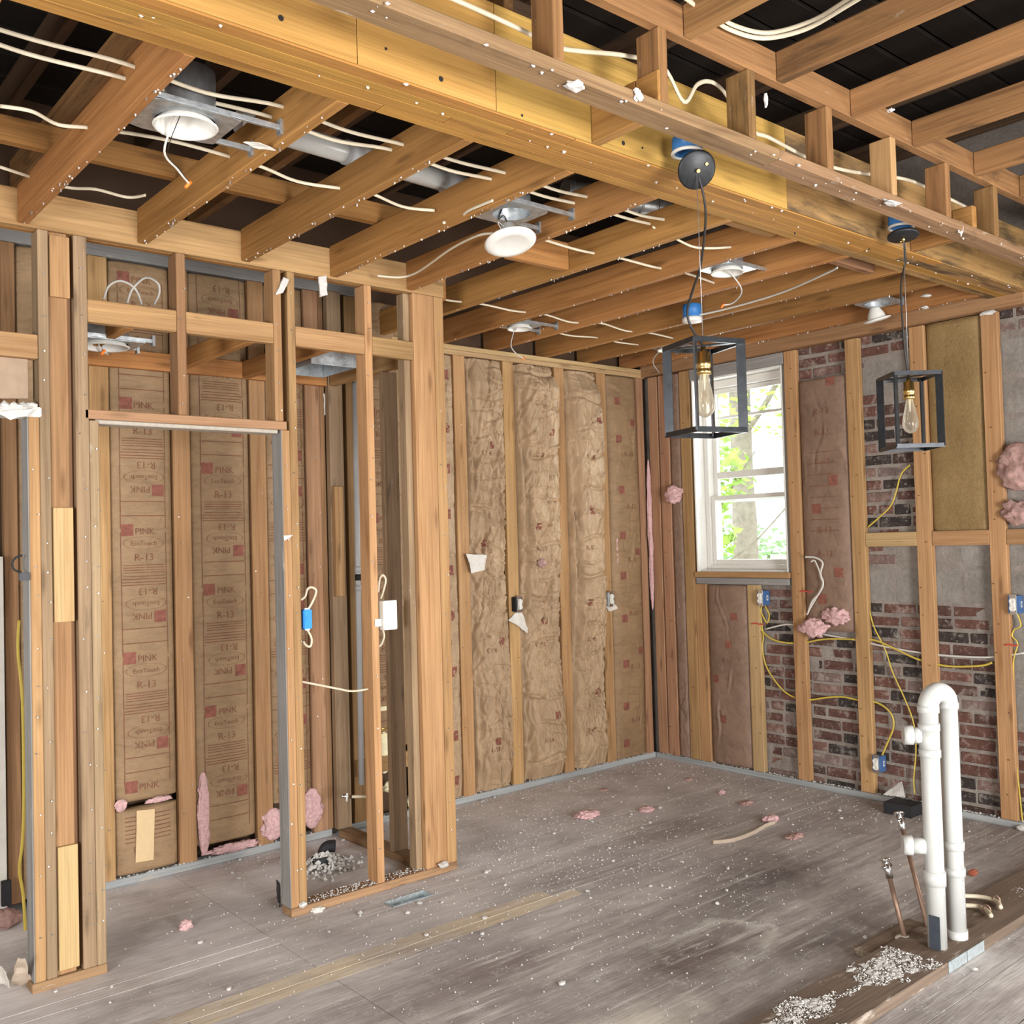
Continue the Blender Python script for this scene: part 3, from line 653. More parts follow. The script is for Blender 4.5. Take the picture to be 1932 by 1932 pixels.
# ------------------------------------------------------------------ insulation batts
def batt(label, a, b_, za, zb, mat, wall='y', bulge=.012, crump=.004, seed=0, vert=False, plane=0., prints=None, group=None, name='insulation_batt', cat='insulation', nu=44, nv=260):
    wdt = b_ - a
    if vert: nu, nv = 92, 420
    rs = np.random.RandomState(seed * 7 + 3); U, T = np.meshgrid(np.linspace(0, 1, nu + 1), np.linspace(0, 1, nv + 1)); H = zb - za
    S = U * wdt; Z = T * H
    e = np.maximum(0, 1 - np.abs(2 * U - 1) ** 4.) ** .55; endf = np.minimum(1, np.minimum(T, 1 - T) * 16 + .1)
    wob = .75 + .3 * np.sin(Z * 2.1 + seed) + .16 * np.sin(Z * 5.3 + 2.1 * seed)
    D = -.03 + (.03 + bulge * wob * endf) * e
    if vert and bulge > .03: D -= .05 * np.clip((U - .93 + .03 * np.sin(Z * 4 + seed)) / .05, 0, 1) + .03 * np.clip((.05 - U) / .05, 0, 1)
    if vert:                                                    # stitched pillows: horizontal tucks where the facing was folded
        z = rs.uniform(.1, .3)
        while z < H:
            D -= bulge * .22 * np.exp(-((Z - z + .02 * np.sin(U * 5 + z * 9)) / .012) ** 2) * e * (U > rs.uniform(0, .4)); z += rs.uniform(.12, .42)
        D -= bulge * .55 * np.exp(-((U - (.1 + .05 * np.sin(Z * 3 + seed))) / .05) ** 2) * e
    for k in range(int((170 if vert else 60) * H / 2.7)):
        hz = rs.rand() < (.28 if vert else .8); ang = (rs.normal(0, .16) if hz else PI / 2 + rs.normal(0, .3)); L = rs.uniform(.05, .32) * (2.0 if not hz and vert else 1)
        cu, cz = rs.uniform(0, wdt), rs.uniform(0, H); w_ = rs.uniform(.0035, .009) if vert else rs.uniform(.005, .011); A_ = crump * rs.uniform(.4, 1.3) * (1 if rs.rand() < .55 else -1)
        dx, dz = S - cu, Z - cz; al = dx * math.cos(ang) + dz * math.sin(ang); ac = -dx * math.sin(ang) + dz * math.cos(ang) + .012 * np.sin(al * 22 + k)
        D += A_ * (np.exp(-(ac / w_) ** 2) - .55 * np.exp(-((ac - w_ * 1.9) / (w_ * 1.4)) ** 2)) * np.clip(1 - (al / L) ** 2, 0, 1) * np.minimum(1, e * 1.3)
    def surf(s, z):
        x_ = min(max((s - a) / wdt, 0), .9999) * nu; y_ = min(max((z - za) / H, 0), .9999) * nv; i, j = int(x_), int(y_); f, g_ = x_ - i, y_ - j
        return float((D[j, i] * (1 - f) + D[j, i + 1] * f) * (1 - g_) + (D[j + 1, i] * (1 - f) + D[j + 1, i + 1] * f) * g_)
    def W3(s, z, d): return Vector((s, plane - d, z)) if wall == 'y' else Vector((plane - d, s, z))
    bm = bmesh.new(); G = []
    for j in range(nv + 1):
        z = za + (zb - za) * j / nv; row = []
        for i in range(nu + 1):
            s = a + wdt * i / nu; row.append(bm.verts.new(W3(s, z, float(D[j, i]))))
        G.append(row)
    for j in range(nv):
        for i in range(nu): bm.faces.new((G[j][i], G[j][i + 1], G[j + 1][i + 1], G[j + 1][i]))
    # sides and back give the batt its thickness
    back = [bm.verts.new(W3(s, z, -.1 if wall == 'y' else -.045)) for s, z in ((a, za), (b_, za), (b_, zb), (a, zb))]
    bm.faces.new([*G[0], back[1], back[0]][::-1]); bm.faces.new([*G[-1], back[2], back[3]]); bm.faces.new([back[0], back[3], *[G[j][0] for j in range(nv, -1, -1)]]); bm.faces.new([back[1], *[G[j][-1] for j in range(nv + 1)], back[2]]); bm.faces.new(back)
    c = W3((a + b_) / 2, za, 0)
    for v in bm.verts: v.co -= c
    o = finish(name, bm, mat, None, smooth=True, loc=c); tag(o, label, cat, group)
    if prints: printing(o, prints, lambda s, z: W3(s, z, surf(s, z) + .0022), a, b_, za, zb)
    return o
_tc = {}
def text_geo(body):
    if body in _tc: return _tc[body]
    cu = bpy.data.curves.new('t', 'FONT'); cu.body = body; cu.size = 1; cu.align_x = 'CENTER'; cu.align_y = 'CENTER'; cu.resolution_u = 2
    ob = bpy.data.objects.new('t', cu); COL.objects.link(ob); dg = bpy.context.evaluated_depsgraph_get(); dg.update()
    me = bpy.data.meshes.new_from_object(ob.evaluated_get(dg)); bm = bmesh.new(); bm.from_mesh(me); bmesh.ops.triangulate(bm, faces=bm.faces[:])
    bm.verts.index_update(); g = ([v.co.copy() for v in bm.verts], [[v.index for v in f.verts] for f in bm.faces]); bm.free()
    bpy.data.objects.remove(ob); bpy.data.meshes.remove(me); bpy.data.curves.remove(cu); _tc[body] = g; return g
def printing(o, items, fn, a, b_, za, zb):
    """items: (kind, u across 0..1, z, size, flipped)"""
    bm = bmesh.new()
    sgn = 1 if abs(fn(a, za).x - a) < 1e-6 else -1
    def put(B, verts, faces, s0, z0_, sz, flip, sx=1.):
        k = -1 if flip else 1
        vs = []
        for v in verts:
            s = s0 + sgn * k * v.x * sz * sx; z = z0_ + k * v.y * sz
            vs.append(B.verts.new(fn(min(max(s, a + .004), b_ - .004), min(max(z, za + .002), zb - .002))))
        for f in faces:
            try: B.faces.new([vs[i] for i in f])
            except ValueError: pass
    def quadgrid(w_, h_, nx=6, ny=1):
        V = [Vector((-w_ / 2 + w_ * i / nx, -h_ / 2 + h_ * j / ny, 0)) for j in range(ny + 1) for i in range(nx + 1)]
        return V, [[j * (nx + 1) + i, j * (nx + 1) + i + 1, (j + 1) * (nx + 1) + i + 1, (j + 1) * (nx + 1) + i] for j in range(ny) for i in range(nx)]
    for kind, u, z, sz, flip in items:
        s0 = a + (b_ - a) * u if sgn > 0 else b_ - (b_ - a) * u
        if kind == 'sq':
            bl = bmesh.new(); put(bl, *quadgrid(1, 1, 4, 4), s0, z, sz, flip); finish('printed_logo', bl, 'print_red', o)
        elif kind == 'line': put(bm, *quadgrid(1, .02, 14, 1), s0, z, sz, flip)
        elif kind == 'vline': put(bm, *quadgrid(.006, 1, 1, 16), s0, z, sz, flip)
        elif kind == 'oval':
            n = 26; V = [Vector((r * math.cos(2 * PI * i / n), .32 * r * math.sin(2 * PI * i / n), 0)) for r in (.5, .485) for i in range(n)]
            put(bm, V, [[i, (i + 1) % n, n + (i + 1) % n, n + i] for i in range(n)], s0, z, sz, flip)
        else: put(bm, *text_geo(kind), s0, z, sz, flip)
    if len(bm.faces): finish('printed_text', bm, 'print', o)['kind'] = 'stuff'
    else: bm.free()
def print_rows(zstart, za, zb, per=.62):
    it = []; z = zstart + per * 4
    while z > za - per:
        def add(k, u, dz, sz, fl):
            zz = z - dz
            if za + .06 < zz < zb - .06: it.append((k, u, zz, sz, fl))
        add('sq', .24, 0, .058, 0); add('PINK', .52, .008, .045, 0); add('EcoTouch', .5, .066, .032, 0); add('oval', .5, .064, .2, 0); add('R-13', .5, .135, .05, 0)
        for q in (.172, .184, .196, .208, .226): add('line', .5, q, .2, 0)
        add('R-13', .55, .30, .05, 1); add('EcoTouch', .52, .36, .032, 1); add('oval', .52, .36, .2, 1); add('sq', .74, .425, .058, 1); add('PINK', .45, .42, .045, 1)
        for q in (.24, .255, .268, .48, .55): add('line', .5, q, .22, 0)
        add('vline', .14, .31, .6, 0); add('vline', .86, .31, .6, 0)
        z -= per
    return it
za_, zb_ = .045, 2.76; zc_ = 3.02
zr1 = P(270, 1000, y=0).z; zr2 = P(420, 885, y=0).z
GL = 'kraft faced batts stapled in the closet bays'
batt('dim kraft insulation batt in the bay behind the doorway post cluster', -4.244, -3.928, za_, zc_, 'kraft', seed=1)
batt('printed kraft batt in the first bay beside the doorway post', -3.834, -3.529, P(270, 1508, y=0).z, zc_, 'kraft', bulge=.016, crump=.003, seed=2, prints=print_rows(zr1, P(270, 1508, y=0).z, zc_))
batt('torn lower piece of kraft batt with a strip of tan tape', -3.834, -3.529, .05, P(270, 1522, y=0).z - .005, 'kraft', bulge=.006, crump=.003, seed=3, nv=24, prints=[('line', .5, .2 + .02 * k, .22, 0) for k in range(7)] + [('PINK', .4, .16, .04, 0)])
batt('printed kraft batt in the second closet bay, striped by a shadow', -3.436, -3.112, P(430, 1585, y=0).z, zc_, 'kraft', bulge=.02, crump=.003, seed=4, prints=print_rows(zr2, .1, zc_))
batt('narrow kraft batt behind the doorway jamb beside the blue splice box', -3.019, -2.782, P(600, 1500, y=0).z, zc_, 'kraft', bulge=.012, crump=.003, seed=5, prints=[(k, .74 if k == 'sq' else u, z, s, f) for k, u, z, s, f in print_rows(zr1 + .2, .1, zb_)])
batt('kraft batt behind the white box in the second closet', -2.434, -2.141, .42, zc_, 'kraft', bulge=.015, crump=.004, seed=6, prints=print_rows(zr1 + .05, .5, zb_))
batt('flat tape edged kraft batt just right of the framed post', -2.048, -1.754, za_, zb_, 'kraft_crumpled', bulge=.03, crump=.005, seed=7, vert=True, prints=[('sq', .72, P(865, q, y=0).z, .06, 0) for q in (710, 810, 885, 970, 1075, 1160, 1265, 1385, 1470)] + [('R-13', .55, P(865, q, y=0).z, .05, 0) for q in (760, 1000, 1210, 1330)])
FA = lambda s: [('sq', .5 + .2 * math.sin(k * 2.1 + s), .35 + k * .62 + .1 * s, .045, 0) for k in range(4)] + [('R-13', .4, .3 + k * .62, .042, k % 2) for k in range(4)]
batt('crumpled kraft batt with the first outlet, second bay from the framed post', -1.661, -1.356, za_, zb_, 'kraft_crumpled', bulge=.06, crump=.012, seed=8, vert=True, prints=FA(0))
batt('bulging kraft batt with a fist sized tear, between the two outlets', -1.263, -.904, za_, zb_, 'kraft_crumpled', bulge=.10, crump=.0125, seed=9, vert=True, prints=FA(1))
batt('rounded pillowy kraft batt left of the outlet nearest the corner', -.811, -.499, za_, zb_, 'kraft_crumpled', bulge=.105, crump=.0105, seed=10, vert=True, prints=FA(2))
batt('reddish printed kraft batt in the last bay before the room corner', -.406, -.087, za_, zb_, 'kraft', bulge=.03, crump=.005, seed=11, prints=[('sq', .3, P(1190, q, y=0).z, .055, 0) for q in (760, 830, 925, 1010, 1085, 1165, 1250, 1330, 1400)] + [('sq', .78, P(1215, q, y=0).z, .05, 0) for q in (800, 1040, 1225)] + [('R-13', .6, .3 + k * .38, .05, 0) for k in range(6)])
batt('dark brown kraft batt between the corner studs and the window', -.323, -.219, za_, zb_, 'kraft_brown', 'x', bulge=.002, crump=.003, seed=12, nu=20)
batt('wrinkled kraft batt under the window beside the double stud', -.850, -.507, za_, WZ0 - .09, 'kraft_brown', 'x', bulge=.012, crump=.008, seed=13, nv=70, prints=[('sq', .35, .35, .05, 0), ('sq', .2, .62, .05, 0), ('sq', .55, .86, .05, 0), ('sq', .7, 1.05, .05, 0), ('R-13', .5, .75, .04, 0)])
batt('brown kraft batt right of the window, torn open at its foot', -1.629, -1.287, .99, 2.56, 'kraft_brown', 'x', bulge=.012, crump=.004, seed=14, nv=80, prints=[('sq', .7, P(1580, q, x=0).z, .06, 0) for q in (715, 905)] + [('sq', .35, P(1540, 960, x=0).z, .06, 0), ('sq', .75, P(1590, 1080, x=0).z, .06, 0), ('sq', .4, P(1555, 1130, x=0).z, .06, 0)] + [('R-13', .5, P(1560, q, x=0).z, .055, 0) for q in (775, 815, 870, 1000, 1045)] + [('line', .5, 2.1 - .07 * k, .2, 0) for k in range(8)])
batt('unfaced golden brown mineral wool batt high in the brick wall', -2.449, -2.132, 1.592, 2.765, 'wool_brown', 'x', bulge=-.01, crump=.001, seed=15, nv=40)
sheet('tan_tape', [P(*q, y=-.012) for q in ((258, 1530), (292, 1526), (290, 1622), (256, 1628))], 'kraft_tape', None, crumple=.001); tag(bpy.context.scene.objects['tan_tape'], 'smooth tan tape strip stuck on the torn lower batt', 'tape')

# pink fibreglass that shows or spills
def pinkthing(label, c, s, seed, mat='pink', group=None, sub=4): return tag(puff('pink_insulation', c, s, mat, seed, sub=sub), label, 'insulation', group)
pinkthing('torn pink fibreglass beside the second closet batt', P(384, 1535, y=.005), (.03, .018, .21), 1)
pinkthing('pink fibreglass wad spilling at the foot of the narrow closet bay', P(588, 1525, y=.0), (.06, .035, .11), 2)
pinkthing('pink fibreglass slumped under the second closet batt', P(515, 1555, y=-.0), (.07, .03, .085), 3)
pinkthing('thin pink fringe under the first closet batt tear', P(300, 1508, y=-.012), (.06, .012, .014), 4)
pinkthing('low pink fibreglass fringe along the plate under the second closet batt', P(440, 1598, y=.0), (.13, .016, .022), 21)
pinkthing('pale pink crumbly fibre at the torn end of the first batt', P(228, 1520, y=-.008), (.03, .014, .03), 22)
pinkthing('ragged pink fibreglass strip down the corner stud gap', (-.02, -.03, 1.62), (.017, .017, .55), 5)
pinkthing('pale folded pink fibreglass flap poking past the window stud', P(1270, 932, x=-.03), (.04, .075, .06), 6)
pinkthing('pink fibreglass pulled out over the brick beside white cables', P(1535, 1185, x=-.03), (.03, .09, .06), 7)
pinkthing('pink fibreglass tuft hanging at the foot of the brown batt', P(1577, 1163, x=-.02), (.03, .09, .05), 8)
pinkthing('dirty greyish pink fibreglass bulging beside the far stud', P(1920, 880, x=-.0), (.05, .10, .13), 9, 'pink_dirty')
pinkthing('lower lump of dirty fibreglass beside the far stud', P(1924, 965, x=-.0), (.045, .09, .06), 10, 'pink_dirty')
pinkthing('reddish fibreglass showing through the torn batt between outlets', P(1022, 1062, y=-.075), (.035, .02, .03), 11, 'pink_dirty')
pinkthing('pink fibreglass lining beside the stud nearest the corner', P(1163, 1010, y=-.012), (.008, .01, .28), 12)
tag(sheet('white_paper_scrap', [P(*q, y=-.05) for q in ((880, 1045), (918, 1047), (914, 1075), (890, 1082))], 'paper_white', seed=2, crumple=.004), 'torn white paper scrap pinned to a stud right of the framed post', 'paper')
tag(sheet('white_paper_scrap', [P(*q, y=-.012) for q in ((958, 1170), (982, 1150), (1002, 1200), (975, 1180))], 'paper_white', seed=3, crumple=.006), 'torn pale facing flap below the outlet in the crumpled batt', 'paper')
tag(sheet('white_paper_scrap', [P(*q, y=-.012) for q in ((1120, 1120), (1140, 1115), (1165, 1148), (1150, 1155))], 'paper_white', seed=4, crumple=.006), 'torn pale facing flap around the outlet nearest the corner', 'paper')
tag(sheet('drywall_scrap', [P(*q, y=-.003) for q in ((610, 742), (618, 745), (632, 772), (612, 784))], 'paper_white', seed=5, crumple=.003), 'jagged white drywall scrap on a closet stud under the duct', 'scrap')
tag(sheet('drywall_scrap', [P(*q, y=-.949) for q in ((535, 522), (545, 528), (534, 552), (521, 556))], 'plaster', seed=6, crumple=.003, th=.008), 'white drywall scrap dangling in front of the partition stud', 'scrap')
tag(sheet('drywall_scrap', [P(*q, y=-.949) for q in ((601, 522), (616, 520), (618, 556), (605, 560))], 'plaster', seed=7, crumple=.003, th=.008), 'white drywall scrap hanging under the header joist end', 'scrap')
tag(sheet('drywall_scrap', [P(*q, y=-.942) for q in ((535, 1010), (553, 1009), (545, 1016), (537, 1020))], 'paper_white', seed=8, crumple=.002), 'small white paper tag nailed to the doorway jamb', 'scrap')

# ------------------------------------------------------------------ pendant lamps
def pendant(label, x, y, ztop, zbot, lat_off, R, cord, canopy, cn, cbox):
    t = thing('pendant_lamp', label, 'lamp', (x, y, zbot)); c = Vector((x, y, 0))
    view = (c - Vector((CAM[0], CAM[1], 0))).normalized(); lat = Vector((view.y, -view.x, 0))
    th = lat_off; dirs = []
    for k in range(4):
        a = th + k * PI / 2; dirs.append((lat * math.cos(a) - view * math.sin(a)).normalized())
    for d in dirs:
        bm = bmesh.new(); q = c + d * (R - .015); s = Vector((-d.y, d.x, 0))
        vs = []
        for zz in (zbot + .005, ztop - .005):
            for e, f in ((-1, -1), (1, -1), (1, 1), (-1, 1)): vs.append(bm.verts.new(q + d * .015 * e + s * .003 * f + Vector((0, 0, zz))))
        for f in ((0, 1, 2, 3), (7, 6, 5, 4), (0, 4, 5, 1), (1, 5, 6, 2), (2, 6, 7, 3), (3, 7, 4, 0)): bm.faces.new([vs[i] for i in f])
        finish('frame_post', bm, 'steel_bar', t)
    for zz in (zbot, ztop - .017):
        for k in range(4):
            a, b_ = dirs[k], dirs[(k + 1) % 4]; bm = bmesh.new(); vs = []
            for dz in (0, .017):
                for p in (a * R, b_ * R, b_ * (R - .014), a * (R - .014)): vs.append(bm.verts.new(c + p + Vector((0, 0, zz + dz))))
            for f in ((0, 1, 2, 3), (7, 6, 5, 4), (0, 4, 5, 1), (1, 5, 6, 2), (2, 6, 7, 3), (3, 7, 4, 0)): bm.faces.new([vs[i] for i in f])
            finish('frame_rail', bm, 'steel_bar', t)
    bm = bmesh.new(); add_box(bm, (-R + .03, -.011, 0), (R - .03, .011, .005))
    m_ = Matrix.Translation(c + Vector((0, 0, ztop - .013))) @ Matrix.Rotation(math.atan2(dirs[0].y, dirs[0].x), 4, 'Z')
    bmesh.ops.transform(bm, matrix=m_, verts=bm.verts); finish('cross_bar', bm, 'steel_bar', t)
    sock = lathe('socket', [(.0, 0), (.008, 0), (.009, -.015), (.021, -.02), (.021, -.05), (.0235, -.052), (.0235, -.068), (.021, -.07), (.021, -.078), (.024, -.08), (.024, -.092), (.0, -.092)], c + Vector((0, 0, ztop - .012)), 'brass', t)
    zs = ztop - .104
    bulb = lathe('bulb', [(.0135, 0), (.015, -.012), (.021, -.04), (.028, -.072), (.032, -.098), (.030, -.118), (.021, -.134), (.008, -.142), (0, -.143)], c + Vector((0, 0, zs)), 'bulb', t)
    lathe('filament_stem', [(.0, 0), (.006, 0), (.004, -.035), (.0025, -.06), (0, -.06)], c + Vector((0, 0, zs + .005)), 'white_plastic', bulb)
    for k in range(4):
        a = k * PI / 2; tube('filament', [c + Vector((.003 * math.cos(a), .003 * math.sin(a), zs - .05)), c + Vector((.012 * math.cos(a), .012 * math.sin(a), zs - .1)), c + Vector((.004 * math.cos(a + .6), .004 * math.sin(a + .6), zs - .055))],   .0005, 'copper', bulb, n=5)
    tube('cord', cord + [c + Vector((0, 0, ztop - .01))], .0042, 'cable_black', t)
    tube('hanging_wire', [canopy, c + Vector((0, 0, ztop))], .0012, 'galv', t, n=5)
    bm = bmesh.new(); add_lathe(bm, [(0, .012), (.055, .012), (.062, .006), (.064, -.002), (.058, -.006), (0, -.008)], canopy, 28, cn); can = finish('canopy', bm, 'black_metal', t, smooth=True)
    n_ = Vector(cn).normalized(); o1 = n_.orthogonal().normalized()
    cyl('cord_grip', canopy - n_ * .006, canopy - n_ * .022, .006, 'brass', can); cyl('screw', canopy + o1 * .035 - n_ * .005, canopy + o1 * .035 - n_ * .013, .005, 'brass', can)
    jb = thing('junction_box', cbox[0], 'junction box', cbox[1]); z = cbox[1]
    lathe('box_body', [(0, .05), (.048, .05), (.05, .045), (.05, 0), (.046, 0), (.046, .04), (0, .04)], z, 'blue_box', jb); lathe('box_rim', [(.051, .004), (.054, .0), (.054, -.006), (.044, -.006), (.044, .0)], z, 'white_plastic', jb)
    return t
cA = P(1314, 320, y=-2.83)
pendant('black cage pendant lamp with an edison bulb hanging before the window', -2.835, -2.81, 2.235, 1.93, .21, .137,
        [cA, P(1328, 372, y=-2.82), P(1331, 420, y=-2.815), P(1322, 500, y=-2.81), P(1308, 545, y=-2.81), P(1297, 585, y=-2.81), P(1303, 615, y=-2.81)], cA, (.45, .75, .55),
        ('blue ceiling box tucked beside the beam above the nearer pendant', P(1297, 288, y=-2.80)))
cB = P(1704, 445, y=-2.83)
pendant('black cage pendant lamp hanging before the brick wall', -1.49, -2.81, 2.25, 1.935, .41, .14,
        [cB, P(1708, 490, y=-2.82), P(1700, 540, y=-2.81), P(1703, 610, y=-2.81), P(1708, 670, y=-2.81)], cB, (.12, .1, 1),
        ('blue ceiling box beside the beam above the farther pendant', P(1700, 428, y=-2.80)))
jb = thing('junction_box', 'round blue junction box under the joists behind the pendant cord', 'junction box', P(1306, 596, z=2.83)); z = P(1306, 600, z=2.83)
lathe('box_body', [(0, .075), (.05, .075), (.052, .07), (.052, .0), (0, .0)], z, 'blue_box', jb); lathe('box_rim', [(.052, .002), (.057, 0), (.057, -.022), (.04, -.026), (0, -.026)], z, 'white_plastic', jb)

# ------------------------------------------------------------------ recessed lights
def can_light(label, x, y, z, r, x0, x1, dy=.1, can_h=.16, trim='white', wire=None, group=None, tip=True):
    t = thing('recessed_light', label, 'ceiling light', (x, y, z))
    for s in (-1, 1):
        b = box('hanger_bar', (x0, y + s * dy - .006, z + .018), (x1, y + s * dy + .006, z + .034), 'galv', t, .001)
        for xe in (x0, x1): box('bar_bracket', (xe - .006, y + s * dy - .014, z + .004), (xe + .006, y + s * dy + .014, z + .05), 'galv', b, .001)
    bm = bmesh.new(); n = 28; hx, hy = r * 1.45, dy + .012; A = []; B = []
    for i in range(n):
        a = 2 * PI * i / n; ca, sa = math.cos(a), math.sin(a); k = 1 / max(abs(ca) / hx, abs(sa) / hy)
        A.append((bm.verts.new((x + r * .98 * ca, y + r * .98 * sa, z + .012)), bm.verts.new((x + r * .98 * ca, y + r * .98 * sa, z + .015))))
        B.append((bm.verts.new((x + k * ca, y + k * sa, z + .012)), bm.verts.new((x + k * ca, y + k * sa, z + .015))))
    for i in range(n):
        j = (i + 1) % n
        bm.faces.new((A[i][0], A[j][0], B[j][0], B[i][0])); bm.faces.new((A[i][1], B[i][1], B[j][1], A[j][1])); bm.faces.new((B[i][0], B[j][0], B[j][1], B[i][1]))
    finish('mounting_plate', bm, 'galv', t)
    lathe('can', [(r, .012), (r, can_h), (r * .6, can_h + .012), (0, can_h + .012)], (x, y, z), 'galv', t)
    if trim == 'white': lathe('reflector', [(r * 1.06, .0), (r * 1.0, -.006), (r * .93, .0), (r * .86, .03), (r * .55, .06), (0, .07)], (x, y, z), 'white_paint', t)
    box('wiring_box', (x - r * .5, y + r * 1.02, z + .03), (x + r * .5, y + r * 1.02 + .05, z + .1), 'galv', t)
    if wire:
        pts = [Vector((x - r * .3, y, z + .03))] + wire; wv = tube('wire', pts, .0035, 'cable_grey', t); tube('bare_wire', [p + Vector((.012, .004, 0)) for p in pts[:-1]] + [pts[-1]], .0014, 'cable_black', t, n=5)
        if tip: q = pts[-1]; cyl('wire_connector', q + Vector((.004, 0, .008)), q - Vector((.012, 0, .014)), .0065, 'orange', wv, .005, 10)
    return t
can_light('large open can light with a white dish between the near joists', -4.275, -2.08, 2.842, .088, -4.415, -4.022, wire=[P(310, 285, z=2.80), P(335, 320, z=2.78), P(357, 347, z=2.765)])
L2 = P(965, 405, z=2.86)
t = can_light('can light housing with a dropped white disc lamp', L2.x, L2.y, 2.85, .075, -3.108, -2.73, trim=None, can_h=.11)
d2 = thing('disc_lamp', 'round white led disc dangling from its ceiling can', 'lamp', P(963, 457, z=2.77)); q2 = P(963, 457, z=2.775); nx = Vector((.05, .30, 1))
lathe('disc_trim', [(0, -.010), (.062, -.010), (.072, -.014), (.095, -.008), (.104, .0), (.101, .006), (.075, .012), (0, .012)], q2, 'white_plastic', d2, axis=nx, n=36)
lathe('driver', [(.052, .012), (.05, .03), (.03, .04), (.027, .075), (0, .075)], q2, 'white_plastic', d2, axis=nx)
tube('wire', [q2 + Vector((0, .01, .07)), q2 + Vector((-.03, .0, .1)), q2 + Vector((-.05, .01, .085)), q2 + Vector((-.02, .01, .15))], .0025, 'cable_black', d2, n=6)
for s in (-1, 1): tube('spring_clip', [q2 + Vector((.03 * s, .01, .04)), q2 + Vector((.05 * s, .015, .075)), q2 + Vector((.02 * s, .01, .06))], .0018, 'galv', d2, n=5)
a3 = P(980, 620, z=2.842); can_light('small open can light over the crumpled batts', a3.x, a3.y, 2.842, .07, -1.805, -1.442, dy=.08, wire=[P(964, 650, z=2.79), P(975, 668, z=2.76), P(988, 676, z=2.75)])
a4 = P(1372, 514, z=2.842); can_light('shallow can light beside the beam above the pendant cage', a4.x, a4.y, 2.842, .075, a4.x - .2, a4.x + .2, dy=.08, can_h=.11, wire=[P(1399, 545, z=2.8), P(1385, 570, z=2.78), P(1364, 576, z=2.775)])
a6 = P(1262, 660, z=2.842); can_light('flat can light half hidden behind the pendant frame', a6.x, a6.y, 2.842, .075, a6.x - .18, a6.x + .18, dy=.08, can_h=.1, wire=[P(1232, 680, z=2.82), P(1245, 705, z=2.78)], tip=False)
a5 = P(1655, 580, z=2.842); can_light('can light tipped open near the brick wall corner of the ceiling', a5.x, a5.y, 2.85, .07, -.555, a5.x + .12, dy=.08, trim=None, can_h=.1)
d5 = thing('disc_lamp', 'white lamp insert hanging askew at the brick wall end', 'lamp', P(1655, 600, z=2.80)); q5 = P(1655, 603, z=2.80)
lathe('disc_trim', [(0, -.01), (.05, -.01), (.075, -.003), (.078, .003), (.05, .008), (0, .01)], q5, 'white_plastic', d5, axis=(-.25, .1, 1)); lathe('driver', [(.05, .008), (.046, .03), (.03, .06), (.018, .075), (0, .075)], q5, 'white_plastic', d5, axis=(-.25, .1, 1))
for s in (-1, 1): tube('spring_clip', [q5 + Vector((.03 * s, 0, .07)), q5 + Vector((.04 * s, 0, .1)), q5 + Vector((.05 * s, 0, .07))], .002, 'copper', d5, n=5)
a7 = P(198, 648, z=2.49); can_light('closet can light with a white ring and orange wire nut', a7.x, a7.y, 2.475, .095, a7.x - .13, a7.x + .17, dy=.095, can_h=.13, wire=[P(190, 662, z=2.47), P(205, 668, z=2.465), P(196, 664, z=2.465)])
for k, (pa) in enumerate((((196, 565), (205, 540), (228, 530), (255, 545), (268, 575)), ((240, 572), (250, 545), (275, 524), (298, 535), (300, 555), (290, 575)))):
    tag(tube('cable_loop', [P(*q, y=-.6) for q in pa], .005, 'cable_grey'), ('white cable looping up from the closet can light beside the post', 'second white cable arching over the closet can light')[k], 'cable')
# duct boot in the second closet ceiling
db = thing('duct_boot', 'galvanised duct boot set between the closet ceiling joists', 'duct', (-2.95, -.4, 2.49))
x0, x1, y0, y1 = -3.10, -2.85, -.66, -.33
for n, lo, hi in (('side_panel', (x0, y0, 2.48), (x0 + .004, y1, 2.62)), ('side_panel', (x1 - .004, y0, 2.48), (x1, y1, 2.62)), ('end_panel', (x0 + .0045, y0, 2.48), (x1 - .0045, y0 + .004, 2.62)), ('end_panel', (x0 + .0045, y1 - .004, 2.48), (x1 - .0045, y1, 2.62)), ('top_panel', (x0, y0, 2.6205), (x1, y1, 2.624))): box(n, lo, hi, 'galv', db, .001)

# ------------------------------------------------------------------ cables overhead
def cable(label, pts, r=.0055, mat='cable_white', flat=.62, group=None): return tag(tube('cable', pts, r, mat, flat=flat, n=8), label, 'cable', group)
def runx(x0, x1, y, z, sag=.012, step=.215, ph=0):
    n = int((x1 - x0) / step); return [Vector((x0 + (x1 - x0) * i / n, y + .006 * math.sin(i * 1.7 + ph), z - sag * (i % 2) + .004 * math.sin(i * 2.3 + ph))) for i in range(n + 1)]
cable('upper white cable of the pair threaded through the near joists', runx(-5.4, -2.2, -2.19, 2.925), .0065)
cable('lower white cable of the pair threaded through the near joists', runx(-5.4, -2.2, -2.115, 2.925, ph=2), .0065)
cable('white cable through the near joists beyond the big can light', [P(*q, z=2.90) for q in ((0, 200), (60, 210), (110, 235), (175, 242), (320, 265), (480, 310), (560, 342), (640, 355), (695, 363), (760, 390), (820, 397))], .0062)
cable('two ply white cable passing over the header joists', [P(*q, z=2.95) for q in ((0, 315), (120, 352), (180, 357), (240, 372), (275, 368))], .006)
cable('white cable stapled along the joist from the disc lamp', [P(*q, z=2.845) for q in ((712, 520), (755, 523), (790, 512), (850, 470), (900, 445), (930, 440))], .0055)
cable('ragged white cable end on the joist above the disc lamp', [P(*q, z=2.84) for q in ((835, 420), (862, 418), (880, 400), (905, 388), (930, 378))], .006)
cable('white cable crossing the joists right of the disc lamp', runx(-2.62, -1.42, -1.785, 2.885), .006)
